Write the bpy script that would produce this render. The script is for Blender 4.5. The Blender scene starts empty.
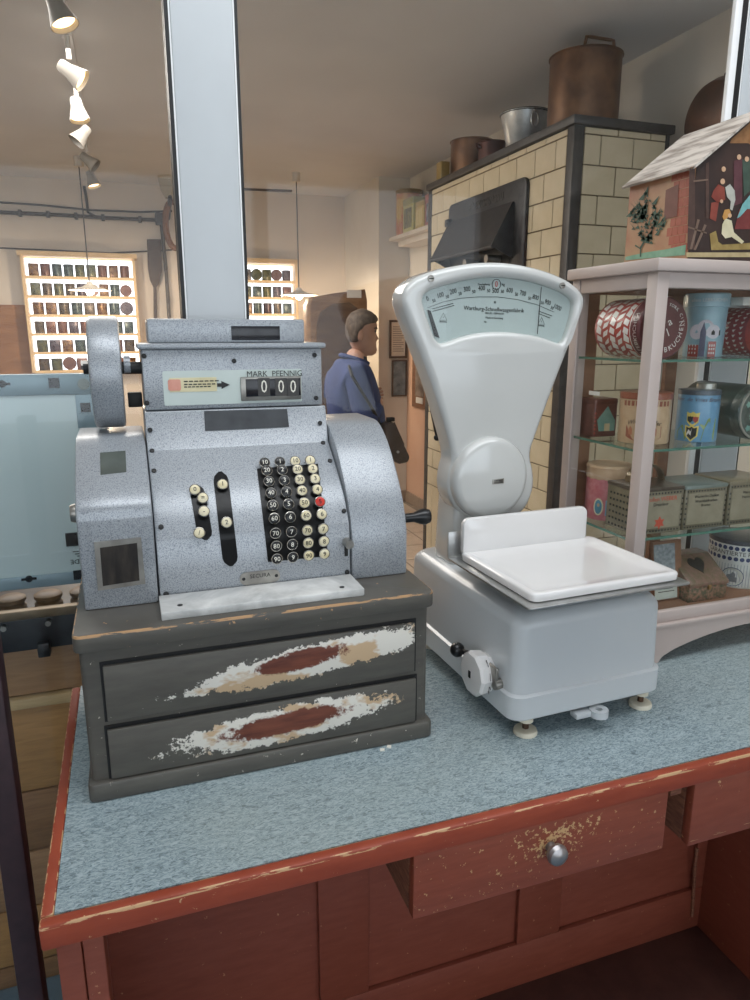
import bpy, bmesh, math, random
from mathutils import Vector, Matrix
random.seed(7)
scene = bpy.context.scene
R = math.radians

# ---------------------------------------------------------------- camera
CAM = Vector((0, 0, 1.54)); FPX = 708.0; PITCH = R(13.39); YAW = R(19.17)
FW = Vector((math.sin(YAW)*math.cos(PITCH), math.cos(YAW)*math.cos(PITCH), -math.sin(PITCH)))
RT = Vector((math.cos(YAW), -math.sin(YAW), 0)); UP = RT.cross(FW)
cd = bpy.data.cameras.new('camera'); cam = bpy.data.objects.new('camera', cd)
scene.collection.objects.link(cam); scene.camera = cam
cd.sensor_fit = 'VERTICAL'; cd.sensor_height = 36; cd.lens = FPX/1000*36; cd.clip_start = .02
cam.matrix_world = Matrix(((RT.x, UP.x, -FW.x, CAM.x), (RT.y, UP.y, -FW.y, CAM.y), (RT.z, UP.z, -FW.z, CAM.z), (0, 0, 0, 1)))

def ray(u, v): return FW + RT*((u-375)/FPX) + UP*((500-v)/FPX)
def P(u, v, x=None, y=None, z=None):
    """point of the place seen at a photo pixel, on a known plane"""
    d = ray(u, v)
    t = (x-CAM.x)/d.x if x is not None else (y-CAM.y)/d.y if y is not None else (z-CAM.z)/d.z
    return CAM + d*t

# ---------------------------------------------------------------- world, light, exposure
w = bpy.data.worlds.new('world'); scene.world = w; w.use_nodes = True
w.node_tree.nodes['Background'].inputs[0].default_value = (.84, .92, 1, 1)
w.node_tree.nodes['Background'].inputs[1].default_value = 2.5
scene.view_settings.view_transform = 'Standard'; scene.view_settings.look = 'None'
scene.view_settings.gamma = 1; scene.view_settings.use_curve_mapping = False
scene.view_settings.exposure = 0.0
scene.cycles.transparent_max_bounces = 32

def area(name, loc, target, sx, sy, power, col):
    l = bpy.data.lights.new(name, 'AREA'); l.shape = 'RECTANGLE'; l.size = sx; l.size_y = sy; l.energy = power; l.color = col
    o = bpy.data.objects.new(name, l); scene.collection.objects.link(o); o.location = loc
    o.rotation_euler = (Vector(target)-Vector(loc)).to_track_quat('-Z', 'Y').to_euler()
    return o
# added fill lights without fixtures: above the counter, and warm in the bakery room
area('shop_fill_light', (.6, .62, 2.75), (.6, .62, 0), 2.2, .7, 25, (.94, .97, 1))
area('bakery_fill_light', (-.4, 3.9, 2.72), (-.4, 3.9, 0), 1.8, 1.6, 74, (1, .93, .87))

# ---------------------------------------------------------------- materials
def lin(c):
    if isinstance(c, str):
        c = c.lstrip('#'); c = tuple(int(c[i:i+2], 16)/255 for i in (0, 2, 4))
    return tuple(x/12.92 if x <= .04045 else ((x+.055)/1.055)**2.4 for x in c) + (1,)
MATS = {}
def base_mat(name):
    m = bpy.data.materials.new(name); m.use_nodes = True; MATS[name] = m
    nt = m.node_tree; return m, nt, nt.nodes['Principled BSDF']
def N(nt, typ, **kw):
    n = nt.nodes.new(typ)
    for k, v in kw.items():
        if k in n.inputs: n.inputs[k].default_value = v
        else: setattr(n, k, v)
    return n
def ramp(nt, fac, stops, interp='LINEAR'):
    r = nt.nodes.new('ShaderNodeValToRGB'); r.color_ramp.interpolation = interp
    e = r.color_ramp.elements
    while len(e) < len(stops): e.new(.5)
    for el, (p, c) in zip(e, stops): el.position = p; el.color = c if len(c) == 4 else lin(c)
    nt.links.new(fac, r.inputs[0]); return r.outputs[0]
def coords(nt, sc=(1, 1, 1), kind='Object'):
    tc = nt.nodes.new('ShaderNodeTexCoord'); mp = nt.nodes.new('ShaderNodeMapping'); mp.inputs['Scale'].default_value = sc
    nt.links.new(tc.outputs[kind], mp.inputs[0]); return mp.outputs[0]
def noise(nt, vec, scale, detail=4, rough=.55, dist=0):
    n = N(nt, 'ShaderNodeTexNoise', Scale=scale, Detail=detail, Roughness=rough, Distortion=dist)
    nt.links.new(vec, n.inputs['Vector']); return n.outputs[0]
def add_bump(nt, bs, h, strength, dist=.002):
    b = N(nt, 'ShaderNodeBump', Strength=strength, Distance=dist)
    nt.links.new(h, b.inputs['Height']); nt.links.new(b.outputs[0], bs.inputs['Normal'])
def mix(nt, fac, a, b):
    m = nt.nodes.new('ShaderNodeMix'); m.data_type = 'RGBA'
    for sock, val in ((m.inputs[0], fac), (m.inputs[6], a), (m.inputs[7], b)):
        if hasattr(val, 'node'): nt.links.new(val, sock)
        else: sock.default_value = val
    return m.outputs[2]
def math_(nt, op, a, b=None, clamp=False):
    m = nt.nodes.new('ShaderNodeMath'); m.operation = op; m.use_clamp = clamp
    for sock, val in zip(m.inputs, (a, b)):
        if val is None: continue
        if hasattr(val, 'node'): nt.links.new(val, sock)
        else: sock.default_value = val
    return m.outputs[0]
def mat(name, c1, c2=None, scale=30, rough=.5, metal=0, bump=0, bscale=None, sc=(1, 1, 1), lo=.35, hi=.65, coat=0, detail=4, dist=0, bdist=.002):
    """procedural material: two colours broken up by noise, optional fine relief"""
    if name in MATS: return MATS[name]
    m, nt, bs = base_mat(name)
    v = coords(nt, sc); n = noise(nt, v, scale, detail, dist=dist)
    nt.links.new(ramp(nt, n, [(lo, c1), (hi, c2 or c1)]), bs.inputs['Base Color'])
    bs.inputs['Roughness'].default_value = rough; bs.inputs['Metallic'].default_value = metal
    bs.inputs['Coat Weight'].default_value = coat; bs.inputs['Coat Roughness'].default_value = .08
    if bump: add_bump(nt, bs, noise(nt, v, bscale or scale, 3), bump, bdist)
    return m
def emit_mat(name, c, s):
    m, nt, bs = base_mat(name)
    bs.inputs['Base Color'].default_value = lin(c); bs.inputs['Emission Color'].default_value = lin(c)
    n = noise(nt, coords(nt), 3); mul = math_(nt, 'MULTIPLY_ADD', n, .1*s); mul.node.inputs[2].default_value = s*.95
    nt.links.new(mul, bs.inputs['Emission Strength']); return m
def glass_mat(name, tint=(1, 1, 1), ior=1.45, gain=1.0):
    m = bpy.data.materials.new(name); m.use_nodes = True; MATS[name] = m; nt = m.node_tree
    nt.nodes.remove(nt.nodes['Principled BSDF']); out = nt.nodes['Material Output']
    t = N(nt, 'ShaderNodeBsdfTransparent'); t.inputs[0].default_value = tint + (1,)
    g = N(nt, 'ShaderNodeBsdfGlossy', Roughness=.02); fr = N(nt, 'ShaderNodeFresnel', IOR=ior)
    geo = nt.nodes.new('ShaderNodeNewGeometry')          # same reflectance on both faces of the pane
    ii = math_(nt, 'ADD', math_(nt, 'MULTIPLY', geo.outputs['Backfacing'], 1/ior-ior), ior); nt.links.new(ii, fr.inputs['IOR'])
    mx = nt.nodes.new('ShaderNodeMixShader'); f = math_(nt, 'MULTIPLY', fr.outputs[0], gain, True)
    nt.links.new(f, mx.inputs[0]); nt.links.new(t.outputs[0], mx.inputs[1]); nt.links.new(g.outputs[0], mx.inputs[2])
    nt.links.new(mx.outputs[0], out.inputs[0]); return m

# ---------------------------------------------------------------- mesh helpers
COL = scene.collection; W = {}
def box(bm, x0, x1, y0, y1, z0, z1, bev=0, seg=2):
    vs = [bm.verts.new((x, y, z)) for z in (z0, z1) for y in (y0, y1) for x in (x0, x1)]
    fs = [bm.faces.new([vs[i] for i in q]) for q in ((0, 2, 3, 1), (4, 5, 7, 6), (0, 1, 5, 4), (2, 6, 7, 3), (0, 4, 6, 2), (1, 3, 7, 5))]
    if bev:
        es = {e for f in fs for e in f.edges}
        bmesh.ops.bevel(bm, geom=list(es), offset=bev, segments=seg, affect='EDGES', profile=.5)
    return bm
def bx(*a, **k): return box(bmesh.new(), *a, **k)
def frame_axes(d):
    d = Vector(d).normalized(); a = Vector((0, 0, 1)) if abs(d.z) < .9 else Vector((1, 0, 0))
    s = d.cross(a).normalized(); return s, s.cross(d)
def cyl(bm, p0, p1, r0, r1=None, n=20, cap=True):
    p0, p1 = Vector(p0), Vector(p1); r1 = r0 if r1 is None else r1; a, b = frame_axes(p1-p0)
    rings = [[bm.verts.new(p + (a*math.cos(2*math.pi*i/n) + b*math.sin(2*math.pi*i/n))*r) for i in range(n)] for p, r in ((p0, r0), (p1, r1))]
    for i in range(n): bm.faces.new((rings[0][i], rings[0][(i+1) % n], rings[1][(i+1) % n], rings[1][i]))
    if cap: bm.faces.new(rings[0][::-1]); bm.faces.new(rings[1])
    return bm
def cy(*a, **k): return cyl(bmesh.new(), *a, **k)
def lathe(bm, prof, c=(0, 0, 0), axis=(0, 0, 1), n=28, closed=False):
    """prof: (radius, height) pairs along the axis"""
    c, d = Vector(c), Vector(axis).normalized(); a, b = frame_axes(d); rings = []
    for r, h in prof:
        if r < 1e-6: rings.append([bm.verts.new(c + d*h)])
        else: rings.append([bm.verts.new(c + d*h + (a*math.cos(2*math.pi*i/n) + b*math.sin(2*math.pi*i/n))*r) for i in range(n)])
    for q, s in zip(rings, rings[1:] + (rings[:1] if closed else [])):
        for i in range(n):
            j = (i+1) % n
            f = [q[i % len(q)], q[j % len(q)], s[j % len(s)], s[i % len(s)]]
            f = [x for k, x in enumerate(f) if x not in f[:k]]
            if len(f) > 2: bm.faces.new(f)
    return bm
def la(*a, **k): return lathe(bmesh.new(), *a, **k)
def tube(bm, pts, r, n=8, closed=False):
    pts = [Vector(p) for p in pts]; rings = []; a = None
    for i, p in enumerate(pts):
        d = (pts[min(i+1, len(pts)-1)] - pts[max(i-1, 0)]).normalized() if not closed else (pts[(i+1) % len(pts)]-pts[i-1]).normalized()
        if a is None: a, b = frame_axes(d)
        else: a = (a - d*a.dot(d)).normalized(); b = a.cross(d)*-1
        b = d.cross(a)
        rr = r[i] if isinstance(r, (list, tuple)) else r
        rings.append([bm.verts.new(p + (a*math.cos(2*math.pi*k/n) + b*math.sin(2*math.pi*k/n))*rr) for k in range(n)])
    pairs = list(zip(rings, rings[1:])) + ([(rings[-1], rings[0])] if closed else [])
    for q, s in pairs:
        for k in range(n): bm.faces.new((q[k], q[(k+1) % n], s[(k+1) % n], s[k]))
    if not closed: bm.faces.new(rings[0][::-1]); bm.faces.new(rings[-1])
    return bm
def tb(*a, **k): return tube(bmesh.new(), *a, **k)
def prism(bm, pts, axis, a0, a1, bev=0, seg=2, ang=30):
    """closed 2D outline pushed along an axis: 'x' takes (y,z), 'y' takes (x,z), 'z' takes (x,y)"""
    mk = {'x': lambda p, a: (a, p[0], p[1]), 'y': lambda p, a: (p[0], a, p[1]), 'z': lambda p, a: (p[0], p[1], a)}[axis]
    n = len(pts); A = [bm.verts.new(mk(p, a0)) for p in pts]; B = [bm.verts.new(mk(p, a1)) for p in pts]
    fs = [bm.faces.new((A[i], A[(i+1) % n], B[(i+1) % n], B[i])) for i in range(n)] + [bm.faces.new(A[::-1]), bm.faces.new(B)]
    bmesh.ops.recalc_face_normals(bm, faces=fs)
    if bev:
        es = [e for e in {e for f in fs for e in f.edges} if e.calc_face_angle(0) > R(ang)]
        bmesh.ops.bevel(bm, geom=es, offset=bev, segments=seg, affect='EDGES', profile=.5, clamp_overlap=True)
    return bm
def pr(*a, **k): return prism(bmesh.new(), *a, **k)
def rrect(x0, x1, y0, y1, r, n=6):
    out = []
    for cx, cy_, a in ((x1-r, y1-r, 0), (x0+r, y1-r, 90), (x0+r, y0+r, 180), (x1-r, y0+r, 270)):
        for k in range(n+1): t = R(a+90*k/n); out.append((cx+r*math.cos(t), cy_+r*math.sin(t)))
    return out
def loft(bm, rings, cap=True):
    V_ = [[bm.verts.new(p) for p in r] for r in rings]; n = len(rings[0])
    for a, b in zip(V_, V_[1:]):
        for i in range(n): bm.faces.new((a[i], a[(i+1) % n], b[(i+1) % n], b[i]))
    if cap: bm.faces.new(V_[0][::-1]); bm.faces.new(V_[-1])
    return bm
def lo(*a, **k): return loft(bmesh.new(), *a, **k)
def obj(name, bm, material, parent=None, smooth=35, local=False, loc=None):
    """links one mesh; with a parent the coordinates are the place's own unless local"""
    me = bpy.data.meshes.new(name)
    if parent is not None and not local: bm.transform(W[parent.name].inverted())
    if loc is not None: bm.transform(Matrix.Translation(-Vector(loc)))
    bmesh.ops.recalc_face_normals(bm, faces=bm.faces)
    bm.to_mesh(me); bm.free()
    if material: me.materials.append(material)
    if smooth: me.shade_smooth(); me.set_sharp_from_angle(angle=R(smooth))
    o = bpy.data.objects.new(name, me); COL.objects.link(o)
    if parent is not None: o.parent = parent; W[o.name] = W[parent.name]
    else:
        o.location = loc or (0, 0, 0); W[o.name] = Matrix.Translation(Vector(loc or (0, 0, 0)))
    return o
def tag(o, label=None, cat=None, group=None, kind=None):
    for k, v in (('label', label), ('category', cat), ('group', group), ('kind', kind)):
        if v: o[k] = v
    return o
def thing(name, label, cat, loc=(0, 0, 0), rz=0, group=None):
    o = bpy.data.objects.new(name, None); COL.objects.link(o); o.empty_display_size = .05
    o.location = loc; o.rotation_euler = (0, 0, rz); W[o.name] = Matrix.Translation(Vector(loc)) @ Matrix.Rotation(rz, 4, 'Z')
    return tag(o, label, cat, group)
def struct(name, bm, material, label=None, parent=None, smooth=35):
    o = obj(name, bm, material, parent, smooth)
    if parent is None: tag(o, label, None, None, 'structure')
    return o
def sphere(bm, c, r, sc=(1, 1, 1), n=16, m=10):
    c = Vector(c); prev = None; rings = []
    for j in range(m+1):
        t = math.pi*j/m; rr = math.sin(t)*r; h = math.cos(t)*r
        if j in (0, m): rings.append([bm.verts.new(c+Vector((0, 0, h*sc[2])))])
        else: rings.append([bm.verts.new(c+Vector((math.cos(2*math.pi*i/n)*rr*sc[0], math.sin(2*math.pi*i/n)*rr*sc[1], h*sc[2]))) for i in range(n)])
    for q, s in zip(rings, rings[1:]):
        for i in range(n):
            j = (i+1) % n; f = [q[i % len(q)], q[j % len(q)], s[j % len(s)], s[i % len(s)]]
            f = [x for k, x in enumerate(f) if x not in f[:k]]
            bm.faces.new(f)
    return bm
def sp(*a, **k): return sphere(bmesh.new(), *a, **k)
FRONT = Matrix(((1, 0, 0, 0), (0, 0, -1, 0), (0, 1, 0, 0), (0, 0, 0, 1)))      # XY drawing -> upright, facing -Y
LEFTF = Matrix(((0, 0, -1, 0), (-1, 0, 0, 0), (0, 1, 0, 0), (0, 0, 0, 1)))     # XY drawing -> upright, facing -X
def text_bm(s, size, align='CENTER', extrude=.0002, shear=0, space=1):
    c = bpy.data.curves.new('t', 'FONT'); c.body = s; c.size = size; c.align_x = align; c.align_y = 'CENTER'; c.extrude = extrude; c.resolution_u = 2
    c.shear = shear; c.space_character = space
    o = bpy.data.objects.new('t', c); COL.objects.link(o); dg = bpy.context.evaluated_depsgraph_get()
    me = bpy.data.meshes.new_from_object(o.evaluated_get(dg)); bm = bmesh.new(); bm.from_mesh(me)
    bpy.data.objects.remove(o); bpy.data.curves.remove(c); bpy.data.meshes.remove(me); return bm
def text(name, s, size, at, material, parent, base=FRONT, rot=0, sx=1, **k):
    bm = text_bm(s, size, **k)
    bm.transform(Matrix.Translation(Vector(at)) @ base @ Matrix.Rotation(rot, 4, 'Z') @ Matrix.Diagonal((sx, 1, 1, 1)))
    return obj(name, bm, material, parent, smooth=0)
def wrap_text(name, s, size, c, r, z, a, material, parent, **k):
    """lettering printed round an upright cylinder of radius r, centred at angle a (0 faces -Y)"""
    bm = text_bm(s, size, **k)
    for v in bm.verts:
        t = a + v.co.x/r; rr = r + v.co.z; v.co = Vector((c[0]+math.sin(t)*rr, c[1]-math.cos(t)*rr, z+v.co.y))
    return obj(name, bm, material, parent, smooth=0)
def wrap_patch(bm, c, r, a0, a1, z0, z1, n=6):
    """thin print on an upright cylinder"""
    lo_ = [bm.verts.new((c[0]+math.sin(a0+(a1-a0)*i/n)*r, c[1]-math.cos(a0+(a1-a0)*i/n)*r, z0)) for i in range(n+1)]
    hi_ = [bm.verts.new((c[0]+math.sin(a0+(a1-a0)*i/n)*r, c[1]-math.cos(a0+(a1-a0)*i/n)*r, z1)) for i in range(n+1)]
    for i in range(n): bm.faces.new((lo_[i], lo_[i+1], hi_[i+1], hi_[i]))
    return bm
def wrap_poly(bm, c, r, pts):
    """outline in (arc metres, height) printed on an upright cylinder"""
    bm.faces.new([bm.verts.new((c[0]+math.sin(x/r)*r, c[1]-math.cos(x/r)*r, c[2]+z)) for x, z in pts]); return bm
def chaikin(pts, it=2, closed=False):
    for _ in range(it):
        out = [] if closed else [pts[0]]
        rng = range(len(pts)) if closed else range(len(pts)-1)
        for i in rng:
            a, b = pts[i], pts[(i+1) % len(pts)]
            out += [tuple(.75*p+.25*q for p, q in zip(a, b)), tuple(.25*p+.75*q for p, q in zip(a, b))]
        if not closed: out.append(pts[-1])
        pts = out
    return pts
def copy_tree(o, parent=None):
    c = o.copy(); COL.objects.link(c); c.parent = parent
    W[c.name] = W[o.name]
    for ch in [x for x in o.children]: copy_tree(ch, c)
    return c
# ================================================================ materials of the place
def paint_worn(name, c, c2, wear, zedge=None, amount=.55, rough=.42, sc=60, band=.0022):
    """old paint with grain, small chips showing the wood, more chips along a worn edge height"""
    m, nt, bs = base_mat(name); v = coords(nt)
    col = ramp(nt, noise(nt, coords(nt, (3, 3, 14)), 6, 5), [(.3, c), (.7, c2)])
    chips = noise(nt, v, sc, 6, .7)
    fac = ramp(nt, chips, [(.665, (0, 0, 0, 1)), (.68, (1, 1, 1, 1))])
    if zedge is not None:
        g = nt.nodes.new('ShaderNodeNewGeometry'); s = nt.nodes.new('ShaderNodeSeparateXYZ'); nt.links.new(g.outputs['Position'], s.inputs[0])
        d = math_(nt, 'ABSOLUTE', math_(nt, 'SUBTRACT', s.outputs[2], zedge))
        near = math_(nt, 'GREATER_THAN', band, d)
        e = math_(nt, 'MULTIPLY', near, ramp(nt, noise(nt, coords(nt, (.3, 1, 2.5)), 60, 6, .65), [(amount, (0, 0, 0, 1)), (amount+.03, (1, 1, 1, 1))]), True)
        fac = math_(nt, 'MAXIMUM', fac, e, True)
    nt.links.new(mix(nt, fac, col, lin(wear)), bs.inputs['Base Color'])
    bs.inputs['Roughness'].default_value = rough
    add_bump(nt, bs, noise(nt, coords(nt, (4, 4, 40)), 12, 4), .12, .001)
    return m
def lino_mat():
    m, nt, bs = base_mat('blue_linoleum'); v = coords(nt, (1, 2.2, 1))
    a = noise(nt, v, 85, 8, .75, 1.8); b = noise(nt, v, 34, 6, .65, 1.8); c = noise(nt, coords(nt), 3, 3)
    col = ramp(nt, a, [(.40, '#5d6e74'), (.49, '#90a1a7'), (.60, '#afbdc1')])
    veins = ramp(nt, b, [(.485, (0, 0, 0, 1)), (.50, (1, 1, 1, 1)), (.515, (0, 0, 0, 1))])
    col = mix(nt, math_(nt, 'MULTIPLY', veins, .5), col, lin('#5f7276'))
    col = mix(nt, math_(nt, 'MULTIPLY', ramp(nt, c, [(.45, (0, 0, 0, 1)), (.75, (1, 1, 1, 1))]), .25), col, lin('#a9b0a4'))
    nt.links.new(col, bs.inputs['Base Color']); bs.inputs['Roughness'].default_value = .42
    add_bump(nt, bs, a, .08, .0006); return m
LINO = lino_mat()
RED = paint_worn('red_brown_paint', '#933f29', '#a24a31', '#cfa67c', .8772, .50, band=.0021)
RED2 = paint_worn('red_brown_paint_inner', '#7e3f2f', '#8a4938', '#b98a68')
DARKBOARD = mat('dark_shelf_board', '#4a2c26', '#5c3a31', 14, .6, bump=.2, bscale=60)
WORN = mat('bare_worn_wood', '#6a3d2e', '#8a5a42', 40, .7, sc=(1, 1, 6), bump=.2)
CEIL = mat('ceiling_plaster', '#dadadb', '#e0e0e1', 2, .9, bump=.05, bscale=40)
WALLM = mat('wall_plaster', '#d8cdc0', '#e0d5c8', 3, .9, bump=.08, bscale=50)
WALLR = mat('wall_plaster_pale', '#d6d0c6', '#ddd8ce', 3, .9, bump=.08, bscale=50)
PINK = mat('wall_pink', '#d3ab92', '#d8b49c', 3, .85)
FLOORN = mat('floor_near_lino', '#5f7687', '#6d8595', 9, .5)
FLOORG = mat('floor_grout', '#8d8175', '#978b7e', 30, .8)
FTILE = mat('floor_tile_beige', '#b9aa99', '#c8baa9', 12, .35)
BASEB = mat('baseboard_tile', '#9c8a7a', '#a59383', 20, .5)
BLACKM = mat('black_rubber', '#0d0d0e', '#161617', 40, .5)
WHITEAL = mat('white_coated_aluminium', '#b6bbbe', '#bbc0c3', 4, .35)
WHITEAL2 = mat('white_edge_profile', '#e6e8e8', '#ececec', 4, .35)
GLASS = glass_mat('window_glass', (.99, .995, .99), 1.45, .5)
CGLASS = glass_mat('cabinet_glass', (.985, .995, .99), 1.45, .5)
SGLASS = glass_mat('shelf_glass', (.93, .975, .955), 1.5, .8)
IRON = mat('black_iron', '#26272a', '#36373a', 25, .45, .5)
EDGEIRON = mat('dark_iron_strip', '#3e3c3b', '#4a4847', 18, .5, .3, bump=.15)
OVENTILE = mat('cream_glazed_tile', '#bfb297', '#c8bca2', 9, .22, coat=.3)
GROUT = mat('tile_grout', '#6d614f', '#7b6f5c', 60, .9)
COPPER = mat('old_copper', '#5e4636', '#84644a', 9, .42, .55, bump=.15, bscale=30)
COPPERD = mat('dark_copper', '#4a3028', '#664036', 9, .45, .45, bump=.15, bscale=30)
ZINC = mat('zinc_sheet', '#a8adb0', '#c6cacc', 16, .35, .7, bump=.1, bscale=40)

# ================================================================ the room
XR, YB, ZC, YG = 2.40, 7.0, 2.80, 1.38
tag(struct('floor', bx(-3, 3.2, -2.6, 7.2, -.1, -.008), FLOORN), 'blue-grey floor of the shop and the bakery room')
fl = bpy.data.objects['floor']
grout = obj('grout_bed', bx(-1.2, XR+.3, 1.9, 7.0, -.008, -.004), FLOORG, fl)
tile_me = None
for i in range(5):
    for j in range(13):
        x, y = .95+i*.31, 2.95+j*.31
        if tile_me is None:
            o = obj('tile', bx(-.15, .15, -.15, .15, -.004, .0, bev=.002, seg=1), FTILE, fl, local=True); tile_me = o.data
        else:
            o = bpy.data.objects.new('tile', tile_me); COL.objects.link(o); o.parent = fl
        o.location = (x, y, 0)
tag(struct('ceiling', bx(-3, 3.2, -2.6, 7.2, ZC, ZC+.1), CEIL), 'plain grey-white plaster ceiling')
tag(struct('wall_back', bx(-3, 2.12, YB, YB+.15, 0, ZC), WALLM), 'cream plastered back wall of the bakery room')
tag(struct('wall_right', bx(XR, XR+.15, 1.45, 6.0, 0, ZC), WALLR), 'pale plastered wall beside the tiled oven')
tag(struct('wall_pier', bx(2.12, XR+.15, 6.0, 7.15, 0, ZC), WALLR), 'white wall pier behind the man')
tag(struct('wall_left', bx(-3.1, -3, -2.6, 7.2, 0, ZC), WALLM), 'cream plastered side wall')
tag(struct('wall_front', bx(-3, 3.0, -2.7, -2.6, 0, .92), WALLM), 'unseen cream wall added below the shop window')  # unseen; added to keep low window light from reaching under the counter
tag(struct('wall_front_lintel', bx(-3, 3.0, -2.7, -2.6, 2.58, ZC), WALLM), 'unseen cream wall added above the shop window')  # unseen; added with its height set by the reflection edge in the glass
for k, xx in enumerate((-3, -1.05, .95, 2.75)): tag(struct('trim_%d' % (3+k), bx(xx, xx+.25 if k in (0, 3) else xx+.10, -2.7, -2.6, .92, 2.58), WHITEAL2), 'white upright of the shop window')
tag(struct('wall_front_right', bx(3.0, 3.1, -2.6, 7.2, 0, ZC), WALLM), 'cream plastered side wall of the shop')
tag(struct('trim_1', bx(XR-.006, XR, 4.4, 6.0, .1, 1.95), PINK), 'pinkish wall panel below the wall shelf')
tag(struct('baseboard_right', bx(XR-.02, XR, 4.4, 6.0, 0, .1), BASEB), 'grey-beige tiled baseboard')
tag(struct('baseboard_pier', bx(2.12, XR-.02, 5.985, 6.0, 0, .1), BASEB), 'grey-beige tiled baseboard at the pier')
WAIN = mat('wall_wood_panel', '#8a5f3c', '#a2744c', 3, .6, sc=(1, 1, 5), bump=.2)
p = P(30, 305, y=YB-.03)
wp = tag(struct('trim_2', bx(-2.6, p.x-.02, YB-.03, YB, .0, p.z), WAIN), 'brown wooden wall panelling left of the lit shelves')

# glass partition between shop and bakery: posts, gaskets and three panes
wn = bpy.data.objects.new('window_1', None); COL.objects.link(wn); W['window_1'] = Matrix.Identity(4)
tag(wn, 'glass partition with white posts behind the counter', None, None, 'structure')
for x0, x1 in ((.1135, .2165), (1.337, 1.45)):
    obj('mullion', bx(x0, x1, YG-.03 if x0 < 1 else YG-.006, YG+.03, 0, ZC, bev=.003), WHITEAL, wn)
    yq0 = YG-.03 if x0 < 1 else YG-.006
    for xa, xb in ((x0-.0025, x0), (x1, x1+.0025)): obj('edge_profile', bx(xa, xb, yq0+.002, YG+.02, 0, ZC), WHITEAL2, wn)
    for xa, xb in ((x0-.009, x0-.0025), (x1+.0025, x1+.008)): obj('gasket', bx(xa, xb, yq0+.003, YG+.02, 0, ZC), BLACKM, wn)
obj('mullion', bx(1.299, 1.3175, YG-.006, YG+.006, 0, ZC, bev=.002), WHITEAL2, wn)
obj('gasket', bx(1.3175, 1.328, YG-.004, YG+.01, 0, ZC), BLACKM, wn)
for xa, xb in ((-1.6, .1045), (.2245, 1.299), (1.458, 2.9)):
    obj('pane', bx(xa, xb, YG-.003, YG+.003, .02, ZC-.01), GLASS, wn)
obj('sill_rail', bx(-1.6, 2.9, YG-.02, YG+.02, 0, .05), BLACKM, wn)

# ================================================================ shop counter
ZT = .88; YF = .758; XL = -.142; XE = 1.80; YK = 1.352
ct = thing('shop_counter', 'long red-brown painted counter topped with blue-grey linoleum', 'counter', (.8, 1.05, 0))
obj('worktop', bx(XL+.016, XE, YF+.017, YK, ZT-.008, ZT), LINO, ct)
obj('worktop_board', bx(XL+.004, XE, YF+.006, YK, ZT-.033, ZT-.008), RED2, ct)
obj('front_moulding', bx(XL, XE, YF, YF+.017, ZT-.034, ZT, bev=.004), RED, ct)
obj('side_moulding', bx(XL, XL+.016, YF+.0172, YK, ZT-.034, ZT, bev=.004), RED, ct)
obj('leg', bx(-.128, -.101, YF+.012, YF+.06, 0, ZT-.034, bev=.002), RED2, ct)
obj('leg', bx(-.100, -.076, YF+.014, YF+.06, 0, ZT-.034, bev=.002), RED2, ct)
obj('side_panel', bx(-.128, -.110, YF+.061, YK-.01, 0, ZT-.034), RED2, ct)
YP = 1.13
obj('back_panel', bx(-.11, 1.78, YP, YP+.015, 0, ZT-.034), RED2, ct)
def bxp(u, v=930): return P(u, v, y=YP).x
xs1, xs2, xs3, xs4 = bxp(318, 950), bxp(367, 950), bxp(515, 920), bxp(558, 900)
XP = P(694, 922, y=YP).x; ZS = P(694, 922, y=YP).z
for a, b in ((xs1, xs2), (xs3, xs4), (XP-.03, XP)): obj('stile', bx(a, b, YP-.012, YP, ZS+.115, ZT-.04, bev=.002), RED2, ct)
obj('bottom_rail', bx(xs1, XP, YP-.012, YP, ZS, ZS+.114, bev=.002), RED2, ct)
obj('bottom_rail', bx(-.11, xs1-.001, YP-.012, YP, ZS, ZS+.114, bev=.002), RED2, ct)
obj('partition', bx(XP, XP+.02, YF+.05, YP, ZS-.1, ZT-.034, bev=.002), RED2, ct)
obj('bottom_shelf', bx(-.11, XP, YF+.10, YP, ZS-.02, ZS, bev=.002), DARKBOARD, ct)
obj('hook', tb([P(697, 848, y=YP-.02), P(696, 858, y=YP-.024), P(695, 864, y=YP-.018), P(692, 916, y=YP-.015)], .004), WORN, ct)
# drawers under the top
DRW = paint_worn('red_brown_drawer_paint', '#83412f', '#904b38', '#d3ab7f', .738, sc=45)
def worn_drawer_front():
    m, nt, bs = base_mat('drawer_front_chipped'); v = coords(nt, (1, 1, 1), 'Generated')
    col = ramp(nt, noise(nt, coords(nt, (2, 2, 16)), 8, 5), [(.3, '#84412e'), (.7, '#944c38')])
    s = nt.nodes.new('ShaderNodeSeparateXYZ'); nt.links.new(v, s.inputs[0])
    dx = math_(nt, 'DIVIDE', math_(nt, 'SUBTRACT', s.outputs[0], .53), .20); dz = math_(nt, 'DIVIDE', math_(nt, 'SUBTRACT', s.outputs[2], .68), .38)
    dd = math_(nt, 'ADD', math_(nt, 'MULTIPLY', dx, dx), math_(nt, 'MULTIPLY', dz, dz))
    near = math_(nt, 'SUBTRACT', 1, dd, True)
    ch = noise(nt, coords(nt), 110, 5, .7)
    f = ramp(nt, math_(nt, 'ADD', ch, math_(nt, 'MULTIPLY', near, .13)), [(.645, (0, 0, 0, 1)), (.66, (1, 1, 1, 1))])
    nt.links.new(mix(nt, f, col, lin('#cfa878')), bs.inputs['Base Color']); bs.inputs['Roughness'].default_value = .42; return m
DRF = worn_drawer_front()
d1 = obj('drawer', bx(.322, .752, .765, .783, .737, ZT-.0345, bev=.003), DRF, ct)
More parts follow.
